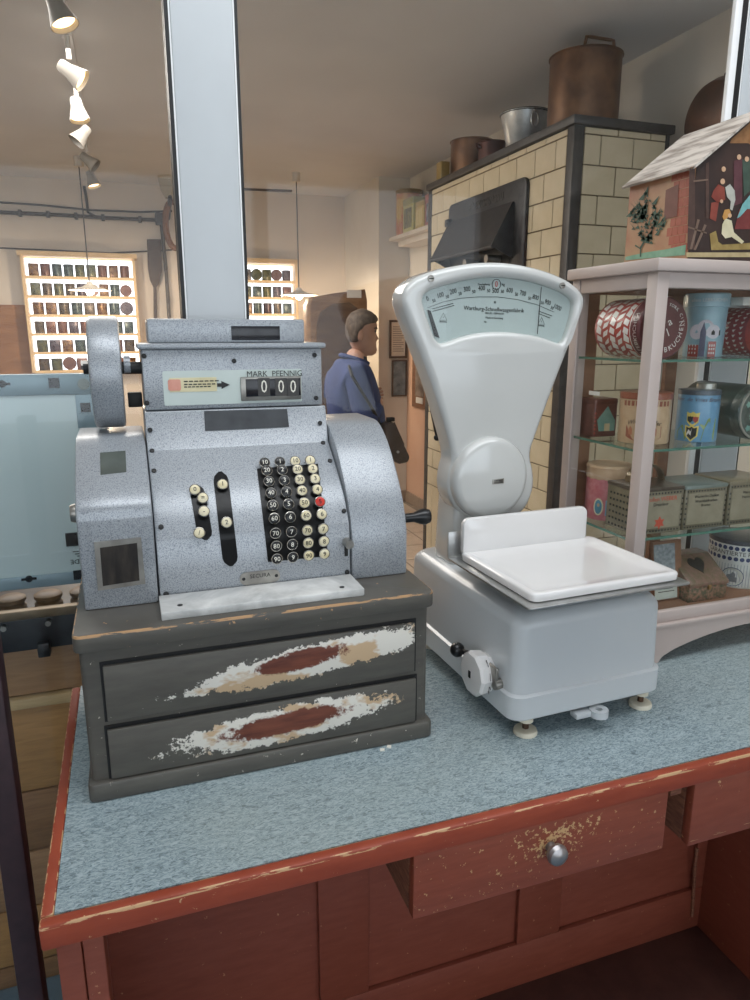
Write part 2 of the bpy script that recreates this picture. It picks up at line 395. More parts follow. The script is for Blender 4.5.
for xa, xb in ((.322, .334), (.740, .752)): obj('drawer_side', bx(xa, xb, .7832, 1.09, .739, ZT-.045, bev=.001), WORN, d1)
obj('drawer_bottom', bx(.3342, .7398, .7832, 1.09, .745, .752), WORN, d1)
kp = P(550, 846, y=.765)
PEWTER = mat('pewter_knob', '#8f8c8c', '#a8a5a5', 30, .32, .8)
obj('knob', la([(.0, 0), (.008, 0), (.0075, .004), (.0065, .007), (.0085, .009), (.0145, .013), (.0165, .019), (.0145, .025), (.008, .0295), (0, .031)], (kp.x, .765, kp.z), (0, -1, 0), 24), PEWTER, d1)
d2 = obj('drawer', bx(.803, 1.22, .765, .783, .727, ZT-.0345, bev=.003), DRW, ct)
obj('drawer_side', bx(.803, .815, .7832, 1.09, .729, ZT-.045, bev=.001), WORN, d2)
obj('drawer_runner', bx(.768, .79, YF+.02, 1.1, ZT-.06, ZT-.034, bev=.001), WORN, ct)

# dark post and the small blue board standing left of the counter
DKPOST = mat('dark_purple_brown_paint', '#2f2025', '#3d2a2f', 30, .45, bump=.2)
a, b = P(-3, 850, y=1.02), P(24, 850, y=1.02)
pt = obj('wooden_post', pr([(a.x, 1.02), (b.x, 1.02), (b.x, 1.06), (b.x-.008, 1.068), (a.x, 1.068)], 'z', 0, 1.36, bev=.003), DKPOST, loc=((a.x+b.x)/2, 1.04, 0))
tag(pt, 'dark purple-brown painted wooden post left of the counter', 'post')
# ================================================================ drawer cabinet under the register
XB0, XB1, YB0, YB1, ZB = -.0885, .435, .977, 1.340, 1.138
GREYP = paint_worn('grey_brown_paint', '#504d48', '#5b5851', '#b88f64', ZB-.0022, .47, sc=70, band=.0019)
GREYB = paint_worn('grey_brown_paint_body', '#504d48', '#5b5851', '#d5cdbf', sc=120)
def rubbed_front(name, cx, cz, rx, rz, rx2, rz2, cx2, tilt):
    """grey paint rubbed through to white undercoat, tan ground and dark wood round the missing pull"""
    m, nt, bs = base_mat(name)
    g = nt.nodes.new('ShaderNodeNewGeometry'); s = nt.nodes.new('ShaderNodeSeparateXYZ'); nt.links.new(g.outputs['Position'], s.inputs[0])
    X, Z = s.outputs[0], s.outputs[2]
    base = ramp(nt, noise(nt, coords(nt, (3, 3, 14)), 6, 5), [(.3, '#504d48'), (.7, '#5c5952')])
    def ell(ax, az, bx_, bz):
        dx = math_(nt, 'DIVIDE', math_(nt, 'SUBTRACT', X, ax), bx_)
        zz = math_(nt, 'SUBTRACT', math_(nt, 'SUBTRACT', Z, az), math_(nt, 'MULTIPLY', math_(nt, 'SUBTRACT', X, ax), tilt))
        dz = math_(nt, 'DIVIDE', zz, bz)
        return math_(nt, 'SQRT', math_(nt, 'ADD', math_(nt, 'MULTIPLY', dx, dx), math_(nt, 'MULTIPLY', dz, dz)))
    big = noise(nt, coords(nt, (1, 1, 1.6)), 28, 6, .65); fine = noise(nt, coords(nt), 160, 5, .7)
    rough_edge = math_(nt, 'ADD', math_(nt, 'MULTIPLY', math_(nt, 'SUBTRACT', big, .5), 1.0), math_(nt, 'MULTIPLY', math_(nt, 'SUBTRACT', fine, .5), .8))
    e1 = math_(nt, 'ADD', ell(cx, cz, rx, rz), rough_edge); e2 = math_(nt, 'ADD', ell(cx2, cz+.002, rx2, rz2), math_(nt, 'MULTIPLY', rough_edge, .9))
    white = ramp(nt, e1, [(.93, (1, 1, 1, 1)), (.97, (0, 0, 0, 1))]); dark = ramp(nt, e2, [(.80, (1, 1, 1, 1)), (.95, (0, 0, 0, 1))])
    tan = ramp(nt, noise(nt, coords(nt, (1, 1, 2)), 14, 4), [(.52, '#dedad0'), (.58, '#c6aa88')])
    wood = ramp(nt, noise(nt, coords(nt, (1, 1, 6)), 20, 5), [(.3, '#5a2c20'), (.7, '#7a4330')])
    col = mix(nt, white, base, tan); col = mix(nt, dark, col, wood)
    spots = ramp(nt, noise(nt, coords(nt), 95, 6, .7), [(.72, (0, 0, 0, 1)), (.73, (1, 1, 1, 1))])
    col = mix(nt, spots, col, lin('#d8d0c2'))
    nt.links.new(col, bs.inputs['Base Color']); bs.inputs['Roughness'].default_value = .5
    add_bump(nt, bs, white, .25, .0006); return m
bxo = thing('cash_drawer_cabinet', 'worn dark grey two-drawer wooden cabinet under the cash register', 'drawer cabinet', (.17, 1.16, ZT))
yb = YB0-.006
top_out = rrect(XB0-.008, XB1+.004, yb, YB1, .012, 4)
obj('top_board', pr(top_out, 'z', ZB-.026, ZB, bev=.003), GREYP, bxo)
obj('carcass', pr(rrect(XB0-.002, XB1-.002, YB0+.006, YB1-.004, .008, 3), 'z', ZT+.029, ZB-.026), GREYB, bxo)
obj('plinth', pr(rrect(XB0-.007, XB1+.005, yb, YB1, .010, 4), 'z', ZT, ZT+.029, bev=.004), GREYB, bxo)
def drect(tl, tr, bl, br):
    q = [P(*t, y=YB0) for t in (tl, tr, bl, br)]
    return (q[0].x+q[2].x)/2, (q[1].x+q[3].x)/2, (q[2].z+q[3].z)/2, (q[0].z+q[1].z)/2
for k, (c4, pars) in enumerate(((((103, 665), (414, 624), (107, 720), (415, 672)), (.245, .006, .200, .027, .078, .019, .218, .10)),
                                (((107, 730), (415, 679), (112, 779), (416, 721)), (.195, .0, .175, .029, .112, .020, .195, .055)))):
    x0, x1, z0, z1 = drect(*c4)
    zc = (z0+z1)/2; cx, dz, rx, rz, rx2, rz2, cx2, tl = pars
    fm = rubbed_front('rubbed_drawer_%d' % k, cx, zc+dz, rx, rz, rx2, rz2, cx2, tl)
    obj('drawer_gap', bx(x0-.004, x1+.004, YB0+.0045, YB0+.0058, z0-.003, z1+.005), BLACKM, bxo)
    dr = obj('drawer', bx(x0, x1, YB0-.002, YB0+.0044, z0, z1, bev=.0015), fm, bxo)
    dr['label'] = ('upper drawer front with a white rubbed patch round dark bare wood', 'lower drawer front with a tan and brown rubbed patch')[k]

# ================================================================ cash register
def hammer():
    m, nt, bs = base_mat('hammertone_grey_blue'); v = coords(nt)
    a = noise(nt, v, 620, 3, .6)
    col = ramp(nt, a, [(.34, '#6e747a'), (.46, '#9ba0a6'), (.64, '#b0b5b9')])
    nt.links.new(col, bs.inputs['Base Color']); bs.inputs['Roughness'].default_value = .34; bs.inputs['Metallic'].default_value = .25
    add_bump(nt, bs, a, .25, .0006); return m
HAM = hammer()
KBLACK = mat('key_black', '#141415', '#1c1c1e', 60, .3)
KIVORY = mat('key_ivory', '#d8ca9c', '#e4dabb', 50, .35, lo=.3, hi=.6)
KRED = mat('key_red', '#c8281e', '#d23a2c', 50, .35)
CHROME = mat('chrome_ring', '#b9b6ae', '#cac7bf', 40, .25, .9)
INKB = mat('black_print', '#151515', '#1e1e1e', 50, .5)
INKW = mat('white_print', '#e4e0d2', '#ece8dc', 50, .5)
WINDARK = mat('dark_window_slot', '#15151a', '#202026', 20, .18)
WINGREY = mat('smoked_window', '#3b3d40', '#4a4c4f', 20, .15, coat=.4)
PALEG = mat('pale_green_panel', '#b9c5c0', '#c2cdc8', 10, .25)
MARBLE = mat('white_grey_marble', '#b6b7b5', '#dededb', 7, .25, dist=2.2, detail=7)
STEEL = mat('brushed_steel', '#8d8a84', '#a5a29b', 40, .35, .85)
PAPER = mat('cream_label', '#cfc59c', '#d9d0ab', 30, .6)
PINKP = mat('pink_stamp', '#cf8a78', '#d99c8a', 30, .6)
reg = thing('cash_register', 'grey-blue hammertone mechanical cash register with round keys', 'cash register', (.17, 1.2, ZB))
Y0 = 1.065; XG0, XG1 = .024, .328
edge = [(351, 578, 1), (349.5, 524, 1.004), (343, 492, 1.032), (332, 460, 1.085), (325.5, 441, 1.119), (322.3, 405.5, 1.134), (320.7, 348, 1.136)]
prof = [(Y0*r, P(u, v, y=Y0*r).z) for u, v, r in edge]
prof[0] = (Y0, ZB)
low = [prof[0]] + chaikin(prof[1:5], 2) + [prof[5]]
z405, z348 = prof[5][1], prof[6][1]; yup = prof[6][0]
obj('front_casing', pr(low + [(1.325, z405), (1.325, ZB)], 'x', XG0, XG1, bev=.003, ang=45), HAM, reg)
up = obj('indicator_casing', pr([(yup-.003, z405+.0015), (yup-.003, z348), (1.325, z348), (1.325, z405+.0015)], 'x', XG0+.002, XG1-.006, bev=.003), HAM, reg)
obj('lid', bx(XG0-.004, XG1, yup-.010, 1.327, z348, z348+.009, bev=.003), HAM, reg)
q0, q1 = P(147, 330, y=1.24), P(304, 330, y=1.24); zt = P(230, 319, y=1.24).z
tbx = obj('top_box', bx(q0.x, q1.x, 1.235, 1.322, z348+.009, zt, bev=.004), HAM, reg)
a, b = P(231, 326, y=1.235), P(280, 340, y=1.235)
obj('top_window', bx(a.x, b.x, 1.2335, 1.236, b.z, a.z, bev=.0008), WINDARK, tbx)
# side housings
zl1, zl2 = P(78, 510, y=Y0).z, P(75, 436, y=Y0*1.15).z
left_prof = [(Y0, ZB), (Y0, zl1-.02)] + chaikin([(Y0, zl1-.018), (Y0+.004, zl1+.006), (Y0+.09, zl2-.03), (Y0*1.135, zl2-.002), (Y0*1.16, zl2)], 2) + [(1.33, zl2), (1.33, ZB)]
lh = obj('printer_housing', pr(left_prof, 'x', -.083, XG0-.002, bev=.004, ang=50), HAM, reg)
zr1, zr2 = P(405, 490, y=Y0).z, P(372, 425, y=Y0*1.119).z
rp = [(Y0*q_, P(u, v, y=Y0*q_).z) for u, v, q_ in ((406, 531, 1), (402, 502, 1.014), (393, 470, 1.048), (384, 443, 1.084), (375, 424, 1.125))]
zr2 = rp[-1][1]+.006
right_prof = [(Y0, ZB)] + chaikin(rp + [(Y0*1.15, zr2), (Y0*1.18, zr2)], 2) + [(1.33, zr2), (1.33, ZB)]
obj('crank_housing', pr(right_prof, 'x', XG1+.002, P(407, 572, y=Y0).x, bev=.004, ang=50), HAM, reg)
def on_prof(u, v, pts, lift=0):
    d = ray(u, v); best = None
    for (ya, za), (yb_, zb) in zip(pts, pts[1:]):
        # CAM + d t on the segment
        ey, ez = yb_-ya, zb-za; den = d.y*ez - d.z*ey
        if abs(den) < 1e-9: continue
        t = ((ya-CAM.y)*ez - (za-CAM.z)*ey)/den; h = CAM + d*t
        s = ((h.y-ya)*ey + (h.z-za)*ez)/(ey*ey+ez*ez)
        if -.001 <= s <= 1.001 and t > 0 and (best is None or t < best[0]): best = (t, h, Vector((0, -ez, ey)).normalized())
    t, h, n = best
    if n.y > 0: n = -n
    return h + n*lift, n
# printer windows on the left housing
def pane_on(name, quad, pts, lift, thick, material, parent, rnd=None):
    """thin plate following a casing: quad = pixel corners tl,tr,br,bl"""
    bm = bmesh.new(); A = []; B = []
    for u, v in quad:
        h, n = on_prof(u, v, pts); A.append(bm.verts.new(h+n*lift)); B.append(bm.verts.new(h+n*(lift-thick)))
    k = len(A); bm.faces.new(A); bm.faces.new(B[::-1])
    for i in range(k): bm.faces.new((A[i], A[(i+1) % k], B[(i+1) % k], B[i]))
    return obj(name, bm, material, parent, smooth=0)
pane_on('journal_window', [(100, 453), (125.5, 451), (126.5, 472), (100.5, 475)], left_prof, .0008, .002, mat('smoked_green_window', '#4a504b', '#585e58', 20, .15), lh)
fr = pane_on('receipt_frame', [(94, 542), (141, 537), (145.5, 583), (98, 590)], left_prof, .004, .005, STEEL, lh)
pane_on('receipt_window', [(100, 547), (137, 542), (139.5, 579.5), (103, 585)], left_prof, .0048, .0015, mat('receipt_dark', '#1d1a18', '#3a332d', 90, .3, sc=(1, 1, .2)), fr)
bt = P(77, 513, x=-.083)
obj('side_button', la([(0, 0), (.014, 0), (.014, .004), (.012, .009), (0, .010)], (-.083, bt.y, bt.z), (-1, 0, 0), 20), STEEL, lh)
# receipt reel cover on its axle
cw = P(108, 372, y=1.255); rw = .092
wheel = obj('reel_cover', la([(0, -.0245), (rw-.006, -.0245), (rw-.002, -.023), (rw, -.019), (rw, .019), (rw-.002, .023), (rw-.006, .0245), (0, .0245)], (P(106, 372, y=1.235).x, 1.29, 1.473), (1, 0, 0), 40), HAM, reg)
wx = P(106, 372, y=1.235).x
obj('axle', cy((wx-.034, 1.25, P(86, 368, y=1.25).z), (XG0+.002, 1.25, P(130, 368, y=1.25).z), .010), BLACKM, wheel)
obj('axle_nut', cy((wx-.037, 1.25, 1.487), (wx-.026, 1.25, 1.487), .0085, n=6), STEEL, wheel)
obj('axle_collar', cy((wx+.028, 1.25, 1.487), (wx+.038, 1.25, 1.487), .0145), HAM, wheel)
obj('printer_lever', bx(wx+.03, XG0, 1.27, 1.285, 1.415, 1.440, bev=.002), BLACKM, reg)
# indicator window
yi = yup-.003
def fpt(u, v, y=None): return P(u, v, y=yi if y is None else y)
a, b = fpt(162, 370), fpt(302, 402)
ind = obj('indicator_panel', pr(rrect(a.x, b.x, b.z+.001, fpt(230, 370).z, .003, 3), 'y', yi-.0012, yi+.001), PALEG, reg)
pl, pr_ = fpt(169, 378), fpt(217, 391)
obj('paper_label', bx(pl.x, pr_.x, yi-.0018, yi-.0012, pr_.z, pl.z), PAPER, ind)
st = fpt(175, 385)
obj('stamp', pr(rrect(st.x-.011, st.x+.009, st.z-.009, st.z+.009, .003, 3), 'y', yi-.0023, yi-.0018), PINKP, ind)
for k, (wd, dz) in enumerate(((.058, .0055), (.052, .0005), (.044, -.0035))):
    # faded lines of print that can no longer be read
    x = st.x+.014
    for s in range(7): obj('print_line', bx(x+s*wd/7, x+s*wd/7+wd/9, yi-.0022, yi-.0018, st.z+dz-.0009, st.z+dz+.0009), INKB, ind)
ar = fpt(217, 385)
obj('arrow', pr([(ar.x, ar.z-.003), (ar.x+.007, ar.z-.003), (ar.x+.007, ar.z-.0065), (ar.x+.021, ar.z), (ar.x+.007, ar.z+.0065), (ar.x+.007, ar.z+.003), (ar.x, ar.z+.003)], 'y', yi-.002, yi-.0012), INKB, ind)
a, b = fpt(240, 377), fpt(301, 399)
wf = obj('amount_frame', bx(a.x, b.x, yi-.005, yi-.001, b.z, a.z, bev=.001), STEEL, ind)
a2, b2 = fpt(245, 379), fpt(300, 395)
obj('amount_window', bx(a2.x, b2.x, yi-.006, yi-.0048, b2.z, a2.z, bev=.0005), WINDARK, wf)
for u in (264, 281, 293):
    c = fpt(u, 387, yi-.006); obj('digit_drum', bx(c.x-.010, c.x+.010, yi-.0066, yi-.006, c.z-.015, c.z+.015), mat('drum_grey', '#2d2b2a', '#3a3836', 20, .4), wf)
    text('digit', '0', .030, (c.x, yi-.0070, c.z), INKW, wf, sx=.75)
c = fpt(273, 374); text('lettering', 'MARK  PFENNIG', .0135, (c.x+.002, yi-.0055, c.z+.0005), INKB, ind, sx=.97)
# slot window below
pane_on('sales_window', [(204, 411), (287, 409), (289, 427), (205, 431)], low, .0008, .002, WINGREY, reg)
# screws
for u, v in ((144, 356), (314.5, 355), (147, 403), (316, 398)):
    c = fpt(u, v); obj('screw', la([(0, -.0005), (.0042, -.0005), (.0038, .002), (0, .0028)], (c.x, yi, c.z), (0, -1, 0), 12), BLACKM, reg)
c = fpt(234, 361); obj('screw', la([(0, -.0005), (.0042, -.0005), (.0038, .002), (0, .0028)], (c.x, yi, c.z), (0, -1, 0), 12), BLACKM, reg)
for u, v in ((150, 430), (152, 451), (154, 471), (161, 527), (166, 594), (320, 423), (323, 443), (330, 461), (344, 511), (347, 572)):
    h, n = on_prof(u, v, low); obj('screw', la([(0, -.0005), (.0042, -.0005), (.0038, .002), (0, .0028)], h, n, 12), BLACKM, reg)
# keyboard
def curved_slot(name, ctr, width, parent, rnd=True, lift=.0012):
    """dark plate along a pixel centre line with rounded ends, following the casing"""
    pts = []
    for u, v in ctr: pts.append(on_prof(u, v, low))
    bm = bmesh.new(); m_ = len(pts); L = []; Rr = []
    ends = []
    for k, (h, n) in enumerate(pts):
        ww = width
        if rnd: ww = width*min(1, math.sqrt(max(0.05, 1-(1-min(1, min(k, m_-1-k)/2.2))**2)))
        L.append(bm.verts.new(h+n*lift-Vector((ww/2, 0, 0)))); Rr.append(bm.verts.new(h+n*lift+Vector((ww/2, 0, 0))))
    for k in range(m_-1): bm.faces.new((L[k], Rr[k], Rr[k+1], L[k+1]))
    bmesh.ops.solidify(bm, geom=bm.faces[:], thickness=.0008)
    return obj(name, bm, KBLACK, parent, smooth=40)
def line(p, q, n): return [(p[0]+(q[0]-p[0])*i/n, p[1]+(q[1]-p[1])*i/n) for i in range(n+1)]
curved_slot('key_slot', line((196, 485), (206, 540), 14), .0225, reg)
curved_slot('key_slot', line((220, 472), (231, 566), 22), .0235, reg)
# key bed: four-column black opening
bm = bmesh.new(); rows = []
for i in range(13):
    t = i/12; ua, va = 257+(268-257)*t, 469+(562-469)*t; ub, vb = 318+(328-318)*t, 464+(556-464)*t
    rows.append([bm.verts.new((lambda hn: hn[0]+hn[1]*.001)(on_prof(ua+(ub-ua)*s/4, va+(vb-va)*s/4, low))) for s in range(5)])
for r0, r1 in zip(rows, rows[1:]):
    for s in range(4): bm.faces.new((r0[s], r0[s+1], r1[s+1], r1[s]))
bmesh.ops.solidify(bm, geom=bm.faces[:], thickness=.0008)
bed = obj('key_bed', bm, KBLACK, reg)
def key(u, v, cap, s, r=.0090, lift=.004, ink=INKW):
    h, n = on_prof(u, v, low)
    n = (n + Vector((0, -1, 0))*.8).normalized()
    h = h + n*lift
    k = obj('key', la([(0, -.004), (r*.8, -.004), (r*.8, .0035), (r, .004), (r, .0062), (r*.9, .0068)], h, n, 20), CHROME, reg)
    obj('key_cap', la([(r*.86, .0064), (r*.7, .0073), (0, .0078)], h, n, 18), cap, k)
    X = Vector((1, 0, 0)); Y = n.cross(X).normalized(); X = Y.cross(n)
    Mx = Matrix(((X.x, Y.x, n.x, 0), (X.y, Y.y, n.y, 0), (X.z, Y.z, n.z, 0), (0, 0, 0, 1)))
    if s: text('numeral', s, r*1.15, h+n*.0081, ink, k, base=Mx)
z5 = lambda x, y: (180+x/4.6875, 450+y/4.6875)
c1x = [393, 403, 413, 422, 430, 437, 442, 446, 449]; c1y = [65, 102, 152, 204, 260, 320, 380, 440, 500]
c4x = [605, 617, 628, 638, 650, 658, 664, 668, 670]; c4y = [54, 93, 140, 188, 243, 300, 360, 418, 476]
for i in range(9):
    for j, f_ in enumerate((0, .335, .67, 1)):
        x = c1x[i]+(c4x[i]-c1x[i])*f_; y = c1y[i]+(c4y[i]-c1y[i])*f_
        u, v = z5(x, y+3)
        s = str((i+1)*10) if j in (0, 2) else str(i+1)
        cap, ink = (KBLACK, INKW) if j < 2 else ((KRED, INKB) if (j == 3 and i == 4) else (KIVORY, INKB))
        key(u, v, cap, s, ink=ink)
for (x, y), cap, s in (((68, 190), KIVORY, '0'), ((105, 227), KIVORY, '='), ((110, 288), KIVORY, '-'), ((88, 387), KIVORY, '/'), ((197, 166), KIVORY, '1'), ((215, 338), KIVORY, '2')):
    u, v = z5(x, y+3); key(u, v, cap, s, .0088, ink=INKB)
# name plate, small lever, lock
h, n = on_prof(260, 577, low)
npl = obj('name_plate', pr(rrect(h.x-.032, h.x+.032, h.z-.0105, h.z+.0105, .0100, 6), 'y', h.y-.002, h.y+.001), STEEL, reg)
text('lettering', 'SECURA', .009, (h.x, h.y-.0024, h.z+.003), INKB, npl)
for s in (-1, 1): obj('screw', la([(0, 0), (.0028, 0), (.002, .0015), (0, .002)], (h.x+s*.026, h.y-.002, h.z), (0, -1, 0), 10), BLACKM, npl)
h, n = on_prof(346, 543, low)
lv = obj('lever_slot', bx(h.x-.003, h.x+.003, h.y-.001, h.y+.001, h.z-.030, h.z+.008), BLACKM, reg)
obj('lever_knob', cy((h.x+.001, h.y-.018, h.z+.002), (h.x+.001, h.y+.001, h.z+.002), .0075, n=14), STEEL, reg)
# crank handle
xr = P(407, 572, y=Y0).x; hc = P(406, 519, x=xr)
hy = 1.16; hz = P(418, 517, y=hy).z; xk = P(431, 517, y=hy).x
obj('crank_handle', la([(0, 0), (.0095, 0), (.0085, .012), (.0085, xk-xr-.034), (.0135, xk-xr-.022), (.0155, xk-xr-.012), (.0125, xk-xr-.003), (0, xk-xr)], (xr-.001, hy, hz), (1, 0, 0), 20), KBLACK, reg)
# marble coin slab
a = P(163, 624, z=ZB); b = P(365, 599, z=ZB)
sl = obj('marble_slab', bx(.022, .327, .990, Y0-.0015, ZB, ZB+.012, bev=.0015), MARBLE, reg)
for u, v in ((180, 605), (342, 587)):
    c = P(u, v, z=ZB+.0125); obj('slab_screw', cy((c.x, c.y, ZB+.011), (c.x, c.y, ZB+.0128), .004, n=10), BLACKM, sl)

# ================================================================ counter scale
ENAMEL = mat('white_enamel', '#c0c5c8', '#c6cacc', 3, .3, coat=.35)
ENAMELW = mat('white_enamel_warm', '#c3c4c1', '#c9cac7', 3, .16, coat=.6)
PORC = mat('white_porcelain', '#dcdad8', '#e2e0de', 3, .12, coat=.6)
ALU = mat('aluminium_plate', '#a9a9a7', '#bcbcba', 40, .32, .8)
CREAMR = mat('cream_rubber', '#d5cdb8', '#dfd8c6', 25, .5)
RUST = mat('rusty_screw', '#4a3a30', '#7a5a44', 40, .6, .5)
DIAL = mat('pale_dial_card', '#b4bebd', '#bbc4c3', 6, .3)
sx0, sx1, sy0, sy1, sz0, sz1 = .545, .858, .912, 1.342, .916, 1.098
sc = thing('counter_scale', 'white enamelled shop scale with fan-shaped dial head', 'scale', (.7, 1.12, ZT))
def ring(i, z, r): return [(x, y, z) for x, y in rrect(sx0+i, sx1-i, sy0+i, sy1-i, r, 7)]
rings = [ring(.004, sz0, .024), ring(.0, sz0+.004, .026), ring(0, sz0+.043, .026), ring(.0015, sz0+.0445, .026), ring(.0055, sz0+.046, .026), ring(.0075, sz1-.024, .026)]
for k in range(1, 7):
    t = R(15*k); rings.append(ring(.0075+.024*(1-math.cos(t)), sz1-.024+.024*math.sin(t), .026+.004*k/6))
base = obj('base_housing', lo(rings), ENAMEL, sc, smooth=32)
for fx, fy in ((.588, .936), (.832, .936), (.592, 1.30), (.826, 1.30)):
    f = obj('foot', la([(0, 0), (.020, 0), (.0205, .003), (.019, .0075), (.010, .009), (0, .009)], (fx, fy, ZT), n=24), CREAMR, sc)
    obj('foot_screw', cy((fx, fy, ZT+.008), (fx, fy, sz0+.004), .0055, n=12), RUST, f)
    obj('foot_nut', la([(0, 0), (.0125, 0), (.0125, .011), (0, .011)], (fx, fy, sz0-.013), n=16), CREAMR, f)
# levelling eye under the front
c = P(596, 713, y=.905)
obj('level_eye', la([(.006, -.006), (.016, -.006), (.016, .006), (.006, .006)], (c.x, .905, c.z), n=20, closed=True), ENAMEL, sc)
obj('level_arm', bx(c.x-.045, c.x-.012, .905, .925, c.z-.006, c.z+.004, bev=.002), ENAMEL, sc)
# tare knob with numbers on the left side
kc = P(475, 671, x=.532)
kn = obj('tare_knob', la([(0, -.016), (.012, -.016), (.036, -.014), (.040, -.009), (.037, .010), (.034, .012), (.030, .024), (0, .024)], (.532, kc.y, kc.z), (1, 0, 0), 10), PORC, sc, smooth=20)
obj('knob_slot', bx(.5145, .5165, kc.y-.003, kc.y+.003, kc.z-.006, kc.z+.006), BLACKM, kn)
for s, dz_, t in (('0', .028, 0), ('1', .008, 0), ('2', -.0155, 0)):
    rr = .0388; yy = kc.y - math.sqrt(max(1e-6, rr*rr-dz_*dz_)); 
    nn = Vector((.15, yy-kc.y, dz_)).normalized(); X = Vector((1, 0, 0)); X = (X-nn*X.dot(nn)).normalized(); Y = nn.cross(X)
    Mx = Matrix(((X.x, Y.x, nn.x, 0), (X.y, Y.y, nn.y, 0), (X.z, Y.z, nn.z, 0), (0, 0, 0, 1)))
    text('numeral', s, .019, Vector((.533, yy, kc.z+dz_))+nn*.0008, INKB, kn, base=Mx)
bl = P(456, 648, x=.528)
obj('lever_ball', sp(bl, .0135), KBLACK, sc); obj('lever_arm', cy(bl, (.550, kc.y+.010, kc.z+.018), .005), BLACKM, sc)
cp = P(491, 683, x=.54); cb = obj('clamp_lever', cy((.538, cp.y, cp.z), (.562, cp.y, cp.z), .0095, n=14), STEEL, sc)
obj('clamp_arm', bx(.538, .544, cp.y-.005, cp.y+.025, cp.z-.004, cp.z+.03, bev=.002), STEEL, cb)
bp = P(452, 560, z=sz1-.003); obj('zero_screw', cy((bp.x, bp.y, sz1-.02), (bp.x, bp.y, sz1+.006), .005, n=12), KBLACK, sc)
# fan-shaped head: an outline with an opening for the dial, rounded over
YH = 1.185; HD = .062
fan_px = [(398.5, 297), (404, 285), (417, 275), (445, 267), (476, 262), (506, 262.5), (535, 268), (560, 277), (575, 287), (582, 297), (581, 308), (576, 322), (555, 375), (532, 437), (526, 455), (530, 470), (531, 485), (527, 500), (520, 512), (506, 522), (487, 524), (468, 521), (455, 512), (447, 500), (444, 487), (446, 470), (450, 458), (444, 432), (430, 385), (415, 345), (403, 315)]
win_px = [(426, 300), (431, 293), (445, 288.5), (470, 282), (500, 279.5), (528, 283), (555, 291), (568, 298), (571, 305), (566, 325), (561, 338), (556, 340.5), (540, 334), (515, 330), (490, 329), (465, 333), (447, 340), (440, 339), (435, 328), (428, 308)]
fan_px = [(u+5+4*(u-398)/184, v) for u, v in fan_px]; win_px = [(502+(u+1-499)*1.075, 308+(v-308)*1.10) for u, v in win_px]
def xz(px, y): return [(P(u, v, y=y).x, P(u, v, y=y).z) for u, v in px]
def curve_slab(name, loops, y_mid, half, bevel, material, parent, shrink=None):
    c = bpy.data.curves.new('c', 'CURVE'); c.dimensions = '2D'; c.fill_mode = 'BOTH'; c.extrude = half-bevel; c.bevel_depth = bevel; c.bevel_resolution = 4; c.offset = -bevel
    for lp in loops:
        s = c.splines.new('POLY'); s.points.add(len(lp)-1); s.use_cyclic_u = True
        for q, (x, z) in zip(s.points, lp): q.co = (x, z, 0, 1)
    o = bpy.data.objects.new('c', c); COL.objects.link(o); dg = bpy.context.evaluated_depsgraph_get()
    me = bpy.data.meshes.new_from_object(o.evaluated_get(dg)); bm = bmesh.new(); bm.from_mesh(me)
    bpy.data.objects.remove(o); bpy.data.curves.remove(c); bpy.data.meshes.remove(me)
    bmesh.ops.remove_doubles(bm, verts=bm.verts, dist=1e-5)
    bm.transform(Matrix.Translation((0, y_mid, 0)) @ FRONT)
    return obj(name, bm, material, parent, smooth=50)
outer = chaikin(xz(fan_px, YH), 2, True); inner = chaikin(xz(win_px, YH), 2, True)
head = curve_slab('dial_head', [outer, inner], YH+HD/2, HD/2, .012, ENAMELW, sc)
cin = Vector((sum(x for x, z in inner)/len(inner), 0, sum(z for x, z in inner)/len(inner)))
grow = lambda k: [(cin.x+(x-cin.x)*k, cin.z+(z-cin.z)*k) for x, z in inner]
YD = YH+.016
obj('dial_card', pr(grow(1.03), 'y', YD, YD+.004), DIAL, head)
obj('dial_glass', pr(grow(1.02), 'y', YH+.006, YH+.0075), glass_mat('dial_pane', (.97, .985, .98), 1.4, .6), head)
# dial print: numbers on an arc
ctr = P(500, 560, y=YD); 
def on_card(u, v): q = P(u, v, y=YD-.0006); return q
nums = [('0', 429, 299), ('100', 442, 295.5), ('200', 455, 291.8), ('300', 469, 289.5), ('400', 484, 288.5), ('500', 498, 291), ('600', 512.5, 290.5), ('700', 526, 293.5), ('800', 539, 297.5), ('900', 551.5, 302.5), ('1000', 561.5, 307.5)]
for s, u, v in nums:
    q = on_card(u, v); text('dial_number', s, .0125, q, INKB, head, rot=-(u-495)/75*.42, sx=.75)
for u, v in ((435.5, 301), (449, 297), (462, 294), (476, 292), (491, 291), (505, 291.8), (519.5, 294.5), (533, 298.5), (546, 303), (556, 308)):
    text('dial_number', '50', .0085, on_card(u, v), INKB, head, rot=-(u-495)/75*.42, sx=.8)
arc = [(429, 308), (445, 302), (462, 298.5), (480, 297), (500, 297), (520, 299.5), (540, 304.5), (558, 312)]
obj('scale_line', tb([on_card(*q) for q in arc], .0004, n=6), INKB, head)
q = on_card(497, 308); text('lettering', 'Wartburg-Schnellwaagenfabrik', .0105, on_card(497, 309.5), INKB, head, rot=-.03, sx=.98)
text('lettering', 'VEB (K)  EISENACH', .0048, on_card(497, 313.5), INKB, head, rot=-.03)
text('lettering', 'Made in Germany', .0052, on_card(497, 318), INKB, head, rot=-.03); text('lettering', 'Nr.', .005, on_card(488, 322), INKB, head)
text('lettering', 'Zuschaltung', .0052, on_card(486, 284.5), INKB, head, rot=.02); text('lettering', 'kg', .0075, on_card(506, 284.5), INKB, head)
